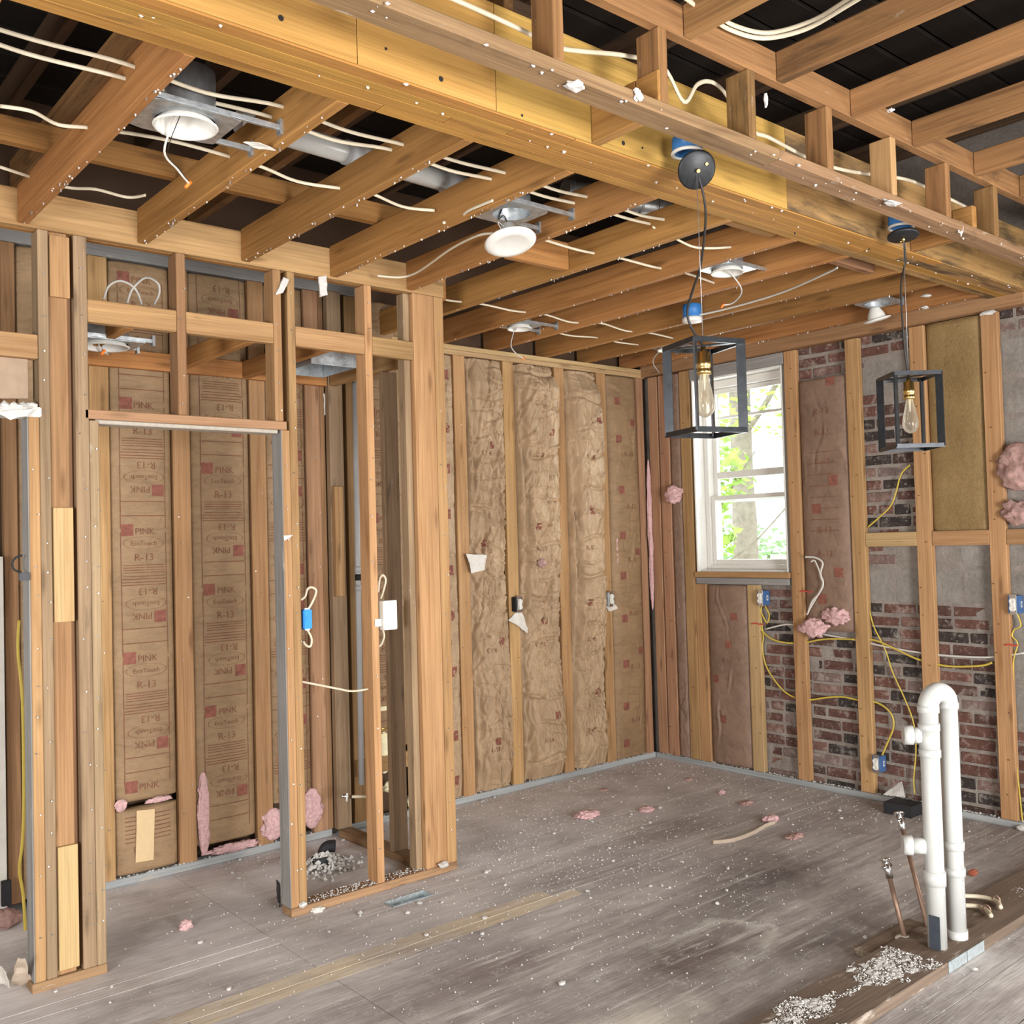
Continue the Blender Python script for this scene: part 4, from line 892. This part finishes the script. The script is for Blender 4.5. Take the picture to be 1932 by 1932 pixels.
cable('pale cable dipping between joists near the beam', [Vector((-2.3, -2.14, 2.9)), P(1278, 452, z=2.865), P(1310, 466, z=2.85), P(1345, 468, z=2.85), P(1381, 466, z=2.88)], .0055)
cable('white cable crossing the far joists toward the window', runx(-2.6, -.6, -.80, 2.87, .015), .0055)
cable('thin cable crossing the last joists by the corner', runx(-1.44, -.15, -.5, 2.872, .012, ph=1), .005)
cable('thin pinkish cable along the joist behind the can light', [P(*q, z=2.84) for q in ((1300, 595), (1330, 592), (1400, 575), (1480, 550), (1560, 515), (1580, 505))], .0055, 'cable_grey')
cable('white cable threaded between the beam and the soffit studs', [P(*q, y=-2.86) for q in ((800, -25), (860, 0), (960, 45), (1048, 87), (1092, 96), (1180, 105), (1250, 125), (1290, 192), (1315, 160), (1340, 154), (1365, 172), (1392, 216), (1425, 250), (1452, 260), (1535, 303), (1598, 322), (1655, 330), (1715, 340), (1765, 362), (1822, 390), (1870, 412))], .0075)
cable('white cable bundle strand drooping between the open joists', [P(*q, z=3.17) for q in ((1270, -20), (1335, 27), (1375, 55), (1440, 72), (1520, 55), (1600, 10), (1640, -15))], .008)
cable('second strand of the drooping cable bundle between joists', [P(*q, z=3.19) for q in ((1280, -20), (1345, 22), (1385, 48), (1450, 62), (1530, 40), (1590, 5), (1620, -15))], .008)
pp = thing('attic_drain_pipe', 'white pvc pipe crossing above the near joists', 'pipe', (-3.4, -1.77, 3.03)); cyl('pipe', (-3.98, -1.80, 3.035), (-2.75, -1.74, 3.035), .04, 'pvc', pp); cyl('coupling', (-3.56, -1.78, 3.035), (-3.50, -1.777, 3.035), .045, 'grey_pipe', pp); cyl('coupling', (-3.1, -1.757, 3.035), (-3.04, -1.754, 3.035), .045, 'grey_pipe', pp)
fp = thing('flex_duct', 'grey flexible duct glimpsed between the middle joists', 'duct', (-2.3, -1.7, 2.95)); cyl('duct', (-2.62, -1.95, 3.04), (-1.9, -2.1, 3.04), .045, 'galv', fp)
for k in range(8): cyl('duct_ring', (-2.6 + .085 * k, -1.954 - .0177 * k, 3.04), (-2.592 + .085 * k, -1.956 - .0177 * k, 3.04), .049, 'galv', fp)

# ------------------------------------------------------------------ wall boxes and their wiring
def outlet_box(label, c, wall, boxmat='blue_dull', group=None, plate=True):
    t = thing('outlet_box', label, 'outlet', c); c = Vector(c)
    def L(a, d, z): return c + (Vector((a, -d, z)) if wall == 'y' else Vector((-d, -a, z)))
    def lb(n, a0, a1, d0, d1, za, zb, mat, par, bev=.002):
        p, q = L(a0, d0, za), L(a1, d1, zb); lo = [min(u, v) for u, v in zip(p, q)]; hi = [max(u, v) for u, v in zip(p, q)]; return box(n, lo, hi, mat, par, bev)
    lb('box_body', -.028, .028, -.05, .012, -.047, .047, boxmat, t)
    lb('yoke', -.018, .018, .0125, .0155, -.054, .054, 'chrome', t, .001)
    r = lb('receptacle', -.0165, .0165, .016, .026, -.034, .034, 'white_plastic', t, .006)
    for s in (-1, 1):
        f = lb('socket_face', -.0135, .0135, .0262, .0285, s * .0185 - .0125, s * .0185 + .0125, 'white_plastic', r, .005)
        for a in (-.006, .006): lb('slot', a - .0011, a + .0011, .0286, .0291, s * .0185 - .002, s * .0185 + .006, 'rubber', f, 0) if False else None
    if wall == 'x' and plate:
        lb('printed_label', .0282, .0292, -.03, -.014, -.016, .016, 'white_plastic', t, 0); lb('printed_mark', .0293, .0297, -.026, -.018, -.009, .009, 'blue_dull', t, 0)
    return t
outlet_box('grey outlet box between the second closet stud and framed post', P(776, 1157, y=-.02), 'y', 'rubber')
outlet_box('outlet poking out of the crumpled kraft batt', P(977, 1140, y=-.03), 'y', 'rubber')
outlet_box('outlet ringed by torn pale facing near the room corner', P(1150, 1130, y=-.03), 'y', 'galv')
outlet_box('blue outlet box on the short stud under the window', (-.012, -.975, 1.182), 'x')
outlet_box('blue outlet box on the far stud with a vertical yellow cable', (-.012, -2.573, 1.19), 'x')
outlet_box('blue outlet box low on the stud beside the brick', (-.012, -1.752, .225), 'x')
YB = lambda *pts, x=.02: [P(*q, x=x) for q in pts]
Y = 'cable_yellow'
YB3 = lambda *pts: [P(*q, x=-.006) for q in pts]
YB2 = lambda *pts: [P(*q, x=-.035) for q in pts]
cable('yellow cable swagging from the window outlet across the brick to the last stud', YB((1437, 1145), (1430, 1165), (1434, 1185), (1455, 1205), (1485, 1213), (1520, 1212), (1555, 1206), (1605, 1206), (1650, 1208), (1690, 1225), (1735, 1245), (1790, 1257), (1850, 1256), (1872, 1250), x=.012), .0058, Y)
cable('yellow cable looping below the window outlet down to the low box', YB((1443, 1143), (1451, 1160), (1447, 1175), (1438, 1160), (1434, 1158), (1440, 1200), (1438, 1225), (1448, 1262), (1475, 1300), (1500, 1316), (1530, 1320), (1560, 1316), (1590, 1315), (1620, 1321), (1655, 1326), (1680, 1345), (1686, 1370), (1675, 1400), (1662, 1430)), .0058, Y)
cable('yellow cable snaking down the brick behind the pvc riser', YB((1641, 1155), (1650, 1185), (1670, 1225), (1685, 1270), (1710, 1325), (1725, 1370), (1728, 1420), (1724, 1470), (1726, 1497)), .0058, Y)
cable('thin yellow cable curling between studs above the wall blocking', YB((1717, 877), (1700, 895), (1690, 930), (1680, 955), (1660, 975), (1637, 995)), .005, Y)
cable('yellow cable dropping beside the far stud to the floor', YB((1918, 1155), (1926, 1180), (1914, 1188), (1910, 1200), (1920, 1215), (1912, 1250), (1912, 1330), (1916, 1420), (1924, 1500), (1930, 1555)), .0062, Y)
cable('white cable stretched across the brick bays behind the studs', YB((1444, 1187), (1490, 1178), (1530, 1192), (1610, 1207), (1680, 1222), (1740, 1232), (1800, 1238), (1870, 1240), (1932, 1232)), .0055, 'cable_grey')
cable('white cable end bent out over the brown batt by the window', YB2((1519, 1051), (1538, 1052), (1552, 1062), (1548, 1082), (1553, 1100), (1545, 1120), (1532, 1135), (1524, 1158)), .0065, 'cable_grey')
cable('second white cable hooked beside the window stud', YB2((1530, 1060), (1537, 1058), (1545, 1075), (1549, 1090), (1553, 1105), (1540, 1128), (1530, 1145), (1522, 1160)), .0055, 'cable_grey')
for i, (px, py, lb) in enumerate(((1430, 1177, 'red cable staple on the short stud under the window'), (1522, 1116, 'red cable staple beside the white cable ends'), (1908, 1217, 'red cable staple on the far stud'))):
    t = tag(tube('cable_staple', YB3((px - 12, py), (px - 4, py - 1), (px + 4, py + 1), (px + 12, py)), .004, 'red'), lb, 'staple')
# partition wiring
sb = thing('splice_box', 'bright blue splice box on the doorway jamb with white cables', 'junction box', (-3.288, -.9, 1.22))
c = P(577, 1168, y=-.90); box('box_body', (c.x - .022, -.92, c.z - .043), (c.x + .022, -.88, c.z + .043), 'blue_bright', sb, .004); cyl('knockout', (c.x, -.9205, c.z), (c.x, -.923, c.z), .012, 'blue_bright', sb)
for s in (-1, 1): box('cable_clamp', (c.x - .012, -.915, c.z + s * .046 - .004), (c.x + .012, -.89, c.z + s * .046 + .004), 'white_plastic', sb, .001)
cable('white cable arching above the blue splice box', [P(*q, y=-.9) for q in ((568, 1132), (576, 1125), (580, 1112), (588, 1108), (597, 1115), (590, 1135), (580, 1152))], .0055)
cable('white cable hooked below the blue splice box', [P(*q, y=-.9) for q in ((580, 1188), (588, 1205), (586, 1219), (578, 1218), (572, 1210))], .0055)
cable('white cable strung from the jamb to the closet stud', [P(*q, y=-.9) for q in ((568, 1286), (600, 1292), (640, 1300), (665, 1304), (695, 1300))], .005)
wb_ = thing('thermostat_box', 'plain white wall box screwed to the closet front stud', 'box', (-2.879, -.92, 1.22)); c = P(728, 1160, y=-.925)
box('cover', (c.x - .038, -.965, c.z - .068), (c.x + .038, -.925, c.z + .068), 'white_plastic', wb_, .003); box('ear', (c.x - .072, -.945, c.z - .05), (c.x - .0385, -.9395, c.z - .015), 'white_plastic', wb_, .001)
for k, pts in enumerate((((714, 1118), (716, 1095), (722, 1085), (728, 1095), (722, 1120), (718, 1130)), ((722, 1188), (725, 1200), (720, 1215), (715, 1220)))): cable(('white cable loop above the white wall box', 'white cable tail under the white wall box')[k], [P(*q, y=-.9) for q in pts], .0055)
cable('white cable hanging down the dark gap beside the framed post', [P(*q, y=-.06) for q in ((776, 720), (778, 900), (780, 1060), (780, 1120), (774, 1130), (770, 1122))], .006)
cable('white cable rising from floor level beside the framed post', [P(*q, y=-.06) for q in ((778, 1210), (772, 1225), (784, 1212), (783, 1300), (784, 1400), (778, 1480), (772, 1500))], .006)
# closet plumbing
gp = thing('grey_vent_pipe', 'tall thin grey pipe standing in the second closet', 'pipe', (-2.5, -.07, .1)); a, b_ = P(682, 1480, y=-.07), P(668, 640, y=-.07)
cyl('pipe', a, b_, .0155, 'grey_pipe', gp); k = P(676, 1095, y=-.07)
for dz, m_ in ((.045, 'grey_pipe'), (.0, 'rubber'), (-.06, 'grey_pipe')): cyl('coupling', k + Vector((0, 0, dz)), k + Vector((0, 0, dz + .035)), .0185, m_, gp)
sv = thing('stub_valve', 'short stub pipe with a shutoff valve in the closet', 'valve', P(655, 1502, y=-.25)); cyl('pipe', P(662, 1503, y=-.25), P(694, 1503, y=-.25), .008, 'cable_white', sv); cyl('valve_body', P(644, 1502, y=-.25), P(662, 1503, y=-.25), .011, 'chrome', sv); cyl('handle', P(655, 1496, y=-.26), P(654, 1512, y=-.26), .005, 'white_plastic', sv)
ob = thing('washer_outlet_box', 'cream outlet box ringed with foam low in the second closet', 'outlet box', P(725, 1365, y=0)); c = P(725, 1362, y=-.02)
for s in (-1, 1): box('frame_side', (c.x + s * .05 - .012, -.035, c.z - .09), (c.x + s * .05 + .012, .01, c.z + .09), 'foam', ob, .005); box('frame_end', (c.x - .0375, -.035, c.z + s * .078 - .012), (c.x + .0375, .01, c.z + s * .078 + .012), 'foam', ob, .005)
box('recess', (c.x - .037, .0, c.z - .065), (c.x + .037, .012, c.z + .065), 'white_plastic', ob, .001); cyl('valve', (c.x - .02, -.005, c.z - .04), (c.x + .02, -.005, c.z - .04), .009, 'brass', ob); box('bracket', (c.x - .012, -.012, c.z - .02), (c.x + .012, .0, c.z + .03), 'rubber', ob)
tag(puff('foam_drip', P(725, 1420, y=-.01), (.03, .018, .12), 'foam', 31), 'yellowed foam drip below the closet outlet box', 'foam'); tag(puff('foam_blob', P(783, 1510, y=-.02), (.05, .035, .06), 'foam', 32), 'pale foam lump at the foot of the dark gap', 'foam'); tag(puff('foam_blob', P(735, 1485, y=-.02), (.045, .03, .03), 'foam', 33), 'pale foam crumb heap on the low closet blocking', 'foam')

# ------------------------------------------------------------------ left room beyond the post
cdry = sheet('drywall_remnant', [P(-30, 672, y=-.90), P(52, 676, y=-.90), P(53, 752, y=-.90), P(-30, 752, y=-.90)], 'drywall', th=.012, crumple=.001); tag(cdry, 'brown backed drywall strip left above the side doorway', 'drywall')
pl = thing('plaster_edge', 'broken white plaster edge above the side doorway', 'plaster', P(20, 770, y=-.93))
for k in range(9): bm = bmesh.new(); q = P(-10 + k * 9, 765 + (k % 2) * 3, y=-.93 - .004 * (k % 3)); chunk_bm(bm, q, (.02, .02, .013), k, 1, .9); finish('plaster_lump', bm, 'plaster', pl)
box('plaster_slab', P(-30, 781, y=-.945), P(66, 774, y=-.85), 'plaster', pl, .004)
sheet('torn_paper', [P(*q, y=-.965) for q in ((-10, 776), (64, 770), (50, 784), (20, 792))], 'paper_white', pl, crumple=.004)
wpn = box('drywall_sheet', (-5.6, -.05, .0), (-4.32, -.025, P(10, 1050, y=0).z), 'drywall_white', None); tag(wpn, 'white painted drywall sheet leaning behind the side doorway', 'drywall')
tag(box('dark_vent', P(4, 1712, y=-.08), P(19, 1658, y=-.055), 'rubber', None), 'small black box at the foot of the white panel', 'box')
cable('yellow cable hanging in the side doorway', [P(*q, y=-.25) for q in ((36, 1170), (34, 1230), (42, 1320), (45, 1480), (43, 1580), (37, 1640), (44, 1690), (48, 1760))], .0065, Y)
hk = thing('pipe_hanger', 'black pipe hanger ring on a bracket beside the doorway post', 'hanger', P(45, 1080, y=-.9)); tube('ring', [P(*q, y=-.91) for q in ((42, 1048), (30, 1052), (23, 1063), (27, 1075), (40, 1080))], .004, 'rubber', hk); box('bracket', P(37, 1096, y=-.945), P(55, 1080, y=-.93), 'black_metal', hk)
tag(sheet('paper_scrap', [P(18, 1862, z=.0), P(60, 1862, z=.0), P(46, 1812, y=-1.0), P(34, 1805, y=-1.0)], 'paper', crumple=.008), 'curled grey paper scrap standing against the doorway post foot', 'paper')
tag(sheet('paper_scrap', [P(-20, 1850, z=.01), P(18, 1864, z=.01), P(12, 1835, z=.08), P(-20, 1815, z=.10)], 'paper_white', crumple=.006), 'white drywall offcut at the floor of the side doorway', 'scrap')
tag(puff('pink_insulation', P(10, 1735, z=.03), (.06, .05, .04), 'pink_dirty', 41), 'grey fibre wad on the side room floor', 'insulation')

# ------------------------------------------------------------------ plumbing stub on the old kitchen plate
board('base_plate', (-2.95, -3.10, .0), (.0, -2.865, .04), 'plate_foul', floor)
board('base_plate', (-2.03, -2.86, .0), (-1.62, -2.78, .03), 'plate_foul', floor)
for a, b_ in ((-1.93, -1.79), (-1.785, -1.65)): box('nail_plate', (a, -3.103, .002), (b_, -3.1005, .042), 'register_metal', floor, .0008)
pv = thing('pvc_riser', 'white pvc loop vent riser standing on the old wall plate', 'pipe', P(1783, 1788, z=.04))
A = P(1769, 1786, z=.04); B = P(1806, 1768, z=.04); A.y = min(A.y, -2.92); zb = P(1752, 1335, y=A.y).z; zt = P(1765, 1288, y=A.y).z - .036
rp = .0345
cyl('pipe', A, (A.x, A.y, zb), rp, 'pvc', pv, n=28); cyl('pipe', B, (B.x, B.y, zb), rp, 'pvc', pv, n=28)
bend = [Vector((A.x, A.y, zb - .01))] + [Vector((A.x + (B.x - A.x) * (.5 - .5 * math.cos(a)), A.y + (B.y - A.y) * (.5 - .5 * math.cos(a)), zb + (zt - zb) * math.sin(a))) for a in [PI * k / 14 for k in range(15)]] + [Vector((B.x, B.y, zb - .01))]
bm = bmesh.new(); add_tube(bm, bend, .037, 24); finish('return_bend', bm, 'pvc', pv, smooth=True)
def hub(C, py0, py1, px, nm='coupling', r=.0395): z0_, z1_ = P(px, py1, y=C.y).z, P(px, py0, y=C.y).z; return cyl(nm, (C.x, C.y, z0_), (C.x, C.y, z1_), r, 'pvc', pv, n=28)
hub(A, 1330, 1344, 1752); hub(B, 1326, 1338, 1782); hub(A, 1364, 1378, 1752, 'tee_collar'); hub(A, 1378, 1415, 1752, 'tee_body', .037); hub(A, 1413, 1428, 1754, 'tee_collar')
hub(A, 1640, 1668, 1767); hub(B, 1585, 1602, 1800); hub(B, 1634, 1650, 1803); hub(B, 1752, 1776, 1806, 'coupling', .039)
def branch(py, px, l, nm, capm='pvc'):
    q = Vector((A.x, A.y, P(px, py, y=A.y).z)); d = Vector((-.62, .78, .02)).normalized(); cyl(nm, q + d * .03, q + d * l, .03, 'pvc', pv, n=24); c_ = cyl(nm + '_cap', q + d * l, q + d * (l + .035), .036, capm, pv, n=24)
branch(1392, 1740, .058, 'tee_branch'); branch(1600, 1755, .075, 'side_branch')
box('tape_patch', (A.x - .037, A.y - .03, .041), (A.x - .0335, A.y + .012, .165), 'tape_dark', pv, .001)
for k in range(11): box('printed_mark', (A.x - .006 + .0, A.y - rp - .0008, .24 + k * .017), (A.x + .001, A.y - rp + .0004, .25 + k * .017), 'grey_pipe', pv, 0); box('printed_mark', (B.x - .010, B.y - rp - .0006, .14 + k * .017), (B.x - .003, B.y - rp + .001, .15 + k * .017), 'grey_pipe', pv, 0)
def stopvalve(label, b0, tpx, yy, fl):
    t = thing('supply_stub', label, 'pipe', b0); tp = P(*tpx, y=yy)
    cyl('copper_pipe', b0, tp, .0095, 'copper', t); d = (tp - b0).normalized()
    v = cyl('valve_body', tp - d * .015, tp + d * .05, .014, 'chrome', t); cyl('valve_stem', tp + d * .03 + Vector((-.03, 0, .002)), tp + d * .03 + Vector((.028, 0, 0)), .008, 'chrome', v)
    h = lathe('valve_handle', [(0, 0), (.02, .0), (.024, .005), (.02, .01), (0, .011)], tp + d * .052, 'chrome', t, axis=d, n=14)
    if fl: lathe('floor_flange', [(.012, .012), (.03, .008), (.038, .0), (0, 0)], b0 - Vector((0, 0, .002)), 'white_plastic', t)
    return t
stopvalve('copper supply stub with a chrome stop valve and white floor flange', P(1707, 1770, z=.031), (1677, 1650), -2.80, True)
stopvalve('taller copper supply stub leaning behind the pvc riser', P(1750, 1748, z=.04), (1702, 1560), -2.70, False)
for i, pts in enumerate((((1815, 1690), (1850, 1692), (1880, 1700), (1888, 1712)), ((1815, 1708), (1845, 1710), (1862, 1718), (1870, 1728)))):
    t = thing('bent_pipe', ('white bent pex pipe lying behind the pvc riser', 'second white bent pex pipe on the old wall plate')[i], 'pipe', P(*pts[1], z=.055)); tube('pipe', [P(*q, z=.055) for q in pts], .009, 'cable_white', t); q = P(*pts[2], z=.055); tube('pipe_clip', [q + Vector((0, -.012, -.013)), q + Vector((0, -.014, .01)), q + Vector((0, .0, .022)), q + Vector((0, .014, .008)), q + Vector((0, .012, -.013))], .0035, 'copper', t)

# ------------------------------------------------------------------ floor things
rg = thing('floor_register', 'open galvanised floor register hole by the partition plate', 'vent', ((VX0 + VX1) / 2, (VY0 + VY1) / 2, -.02))
for n, lo, hi in (('side_wall', (VX0, VY0 + .002, -.029), (VX1, VY0 + .005, .003)), ('side_wall', (VX0, VY1 - .005, -.029), (VX1, VY1 - .002, .003)), ('end_wall', (VX0 + .002, VY0 + .0055, -.029), (VX0 + .005, VY1 - .0055, .003)), ('end_wall', (VX1 - .005, VY0 + .0055, -.029), (VX1 - .002, VY1 - .0055, .003)), ('throat', (VX0 + .006, VY0 + .006, -.029), (VX1 - .006, VY1 - .006, -.022))): box(n, lo, hi, 'register_metal', rg, .0005)
tag(box('black_duct_end', P(1668, 1533, z=.002), P(1668, 1533, z=.002) + Vector((.13, -.16, .06)), 'rubber', None, .003), 'flat black duct end lying at the foot of the brick wall', 'duct')
tag(sheet('plasterboard_scrap', [P(1668, 1500, x=-.06), P(1708, 1505, x=-.06), P(1702, 1475, x=-.02), P(1694, 1480, x=-.02)], 'plaster', th=.006, crumple=.003), 'pointed white plasterboard scrap leaning on the brick', 'scrap')
dr = thing('floor_drain', 'black drain elbow rising from a heap of plaster rubble', 'drain', P(615, 1632, z=0)); c = P(615, 1632, z=0)
tube('elbow', [c + Vector((0, .02, 0)), c + Vector((.0, .02, .06)), c + Vector((.02, .01, .085)), c + Vector((.05, -.01, .085))], .03, 'rubber', dr, n=14); lathe('collar', [(.036, .0), (.042, .01), (.042, .03), (.03, .03)], c + Vector((-.05, -.03, .03)), 'rubber', dr)
rb = bmesh.new()
for k in range(420):
    a = random.uniform(0, 2 * PI); r = abs(random.gauss(0, .075)); s = random.uniform(.006, .015); h = max(0, .075 - r * .55)
    chunk_bm(rb, c + Vector((r * math.cos(a) * 1.2 - .03, r * math.sin(a) - .03, h * random.uniform(.3, 1) + s * .4)), (s, s * random.uniform(.7, 1.2), s * .8), k, 0)
o = finish('plaster_rubble', rb, 'plaster'); tag(o, 'heap of broken plaster rubble around the closet drain', 'rubble'); o['kind'] = 'stuff'
for i, (px, py, s, mt, lb) in enumerate(((1108, 1537, (.075, .05, .022), 'pink', 'largest pink fibreglass tuft lying on the open floor'), (1220, 1527, (.045, .035, .016), 'pink', 'pale pink fibreglass wad beside the largest tuft'), (1408, 1515, (.045, .03, .012), 'pink_dirty', 'flat pinkish scrap on the floor below the low outlet'), (1455, 1545, (.05, .035, .02), 'pink', 'pink fibreglass scrap at the end of the long paper strip'), (1362, 1495, (.025, .02, .012), 'pink', 'tiny pink tuft near the window wall plate'), (1300, 1470, (.03, .02, .008), 'pink_dirty', 'thin pink shred in front of the double window stud'), (1140, 1490, (.035, .02, .008), 'pink_dirty', 'thin pink shred before the outlet wall'), (350, 1746, (.03, .02, .02), 'pink', 'small pink tuft on the floor of the framed doorway'), (1500, 1578, (.06, .03, .012), 'pink_dirty', 'grey brown fibre scrap lying beyond the paper strip'), (600, 1690 + 26, (.03, .02, .012), 'paper_white', 'white tuft against the partition sole plate'))):
    tag(puff('insulation_scrap', P(px, py, z=s[2] * .7), s, mt, 50 + i), lb, 'scrap')
tag(tube('paper_strip', [P(*q, z=.006) for q in ((1345, 1590), (1385, 1585), (1420, 1572), (1445, 1558), (1462, 1552))], .013, 'paper', flat=.4), 'long twisted paper strip lying on the floor', 'paper')
tag(box('brick_chip', P(1838, 1655, z=.0), P(1838, 1655, z=.0) + Vector((.045, .03, .025)), 'brick_red_chip', None, .006), 'orange brick chip on the floor behind the pvc riser', 'brick')
tag(sheet('black_flashing', [P(522, 1690, z=0), P(527, 1712, z=0), P(528, 1668, y=-.86), P(521, 1660, y=-.86)], 'rubber', th=.004, crumple=.002), 'small black flashing strip beside the doorway jamb foot', 'scrap')
# plaster crumbs
LBL = 'loose white plaster crumb lying on the dusty subfloor'
def dens():
    while True:
        u = random.random()
        if u < .45: x, y = random.gauss(-2.1, .75), random.gauss(-1.15, .6)
        elif u < .75: x, y = random.uniform(-4.4, -.05), random.uniform(-3.2, -.02)
        elif u < .85: x, y = random.uniform(-.5, -.03), random.uniform(-2.6, -.05)
        else: x, y = random.uniform(-3.4, -.1), -abs(random.gauss(.02, .15)) - .01
        if -4.5 < x < -.02 and -4. < y < -.02 and not (-3.11 < y < -2.85 and x > -2.96): return x, y
CMS = []
for k in range(6):
    bm = bmesh.new(); chunk_bm(bm, (0, 0, 0), (1, .8, .55), k * 7 + 1, 1, .8); me = bpy.data.meshes.new('plaster_crumb'); bm.to_mesh(me); bm.free(); me.materials.append(M['plaster']); CMS.append(me)
for k in range(150):
    x, y = dens()
    if -3.43 < x < -2.5 and -.95 < y < -.84: continue
    s = random.uniform(.006, .013); o = link('plaster_crumb', CMS[k % 6], None, None, (x, y, s * .45)); o.scale = (s, s, s); o.rotation_euler = (0, 0, random.uniform(0, 6)); tag(o, LBL, 'plaster', 'plaster crumbs scattered over the subfloor')
bm = bmesh.new()
for k in range(3600):
    x, y = dens(); s = random.uniform(.0014, .0048); chunk_bm(bm, (x, y, s * .5), (s, s, s * .7), k, 0)
o = finish('plaster_grit', bm, 'plaster', floor); o['kind'] = 'stuff'
bm = bmesh.new()
for k in range(11000):
    x = random.uniform(-2.9, -1.95); x = x if random.random() < .75 else random.uniform(-1.7, -.2); y = random.uniform(-3.095, -2.87); s = random.uniform(.0007, .0026) if k % 9 else random.uniform(.002, .006)
    if noise.noise(Vector((x * 3.5, y * 8, 0))) + .35 * noise.noise(Vector((x * 14, y * 30, 5))) < -.08 + (.45 if x > -1.95 else 0) + (.12 if y > -2.93 else 0): continue
    chunk_bm(bm, (x, y, .04 + s * .5), (s, s, s * .7), k, 0)
for k in range(260):
    x = random.uniform(-2.9, -1.98); y = random.uniform(-3.09, -2.88)
    if noise.noise(Vector((x * 3.5, y * 8, 0))) < .0: continue
    s = random.uniform(.006, .016); chunk_bm(bm, (x, y, .0415), (s * 1.5, s, .0022), k, 0)
o = finish('plaster_grit', bm, 'plaster', floor); o['kind'] = 'stuff'
bm = bmesh.new()
for k in range(500):
    x = random.uniform(-3.33, -2.53); y = random.uniform(-.93, -.855); s = random.uniform(.0015, .006); chunk_bm(bm, (x, y, .038 + s * .5), (s, s, s * .7), k, 0)
o = finish('plaster_grit', bm, 'plaster', wp); o['kind'] = 'stuff'
bm = bmesh.new()
for k in range(700):
    if k % 2: x, y = random.uniform(-4.1, -.05), random.uniform(.0, .02)
    else: x, y = random.uniform(.0, .02), random.uniform(-2.6, -.05)
    s = random.uniform(.002, .008); chunk_bm(bm, (x, y, .038 + s * .4), (s, s, s * .7), k, 0)
o = finish('plaster_grit', bm, 'plaster', wall_back); o['kind'] = 'stuff'
for i, (px, py, s, z) in enumerate(((340, 1690, .0, 0), (572, 1706, .022, .04), (838, 1632, .03, .04), (1905, 1545, .03, 0), (1893, 1540, .025, 0), (1575, 1818, .0, .0), (1736, 1818, .018, 0), (1060, 1855, .014, 0), (1927, 1562, .03, .0), (1633, 1768, .012, 0), (1665, 1766, .01, 0))):
    if s: bm = bmesh.new(); chunk_bm(bm, (0, 0, 0), (s, s * .8, s * .6), i * 3 + 2, 1, .7); tag(finish('plaster_chunk', bm, 'plaster', loc=P(px, py, z=z + s * .4)), ('', 'plaster lump on the sole plate at the jamb foot', 'plaster lump on the sole plate at the framed post', 'upper plaster chunk at the far stud foot', 'broken plaster chunk leaning at the far stud foot', '', 'flat plaster piece in front of the nail plates', 'flat plaster flake alone on the stained floor', 'large plaster slab corner past the far stud', 'oval plaster chip left of the white flange', 'small plaster chip next to the oval one')[i], 'plaster')

# scraps left hanging overhead
for i, (px, py, kw, sz, lb) in enumerate(((1083, 162, dict(z=2.826), (.03, .02, .008), 'splayed white plaster scrap under the soffit plate'), (1205, 180, dict(y=-3.005), (.018, .006, .02), 'white plaster flake on the soffit plate edge'),
        (1682, 383, dict(z=2.826), (.05, .02, .008), 'curved white plaster remnant under the plate above the farther pendant'), (1812, 432, dict(y=-2.99), (.012, .008, .03), 'white plaster finger dangling beyond the farther pendant'),
        (1445, 188, dict(y=-3.005), (.008, .006, .02), 'white blob on the third soffit stud'), (1865, 590, dict(x=-.045), (.01, .04, .012), 'plaster lump at the top of the far stud'),
        (1748, 558, dict(z=2.826), (.03, .02, .006), 'white plaster flake on the last joist'), (1745, 580, dict(z=2.80), (.03, .02, .008), 'pale plaster scrap beside the askew lamp insert'), (1680, 208, dict(z=3.087), (.012, .012, .006), 'white plaster dab under the rim by the open joists'))):
    bm = bmesh.new(); chunk_bm(bm, (0, 0, 0), sz, i * 5 + 3, 2, .9); tag(finish('plaster_scrap', bm, 'plaster', loc=P(px, py, **kw)), lb, 'plaster')
tag(sheet('torn_tape', [P(*q, z=2.822) for q in ((458, 268), (490, 270), (520, 282), (490, 281))], 'paper_white', crumple=.003, nu=5, nv=3), 'torn white paper strip stuck across the second near joist', 'paper')
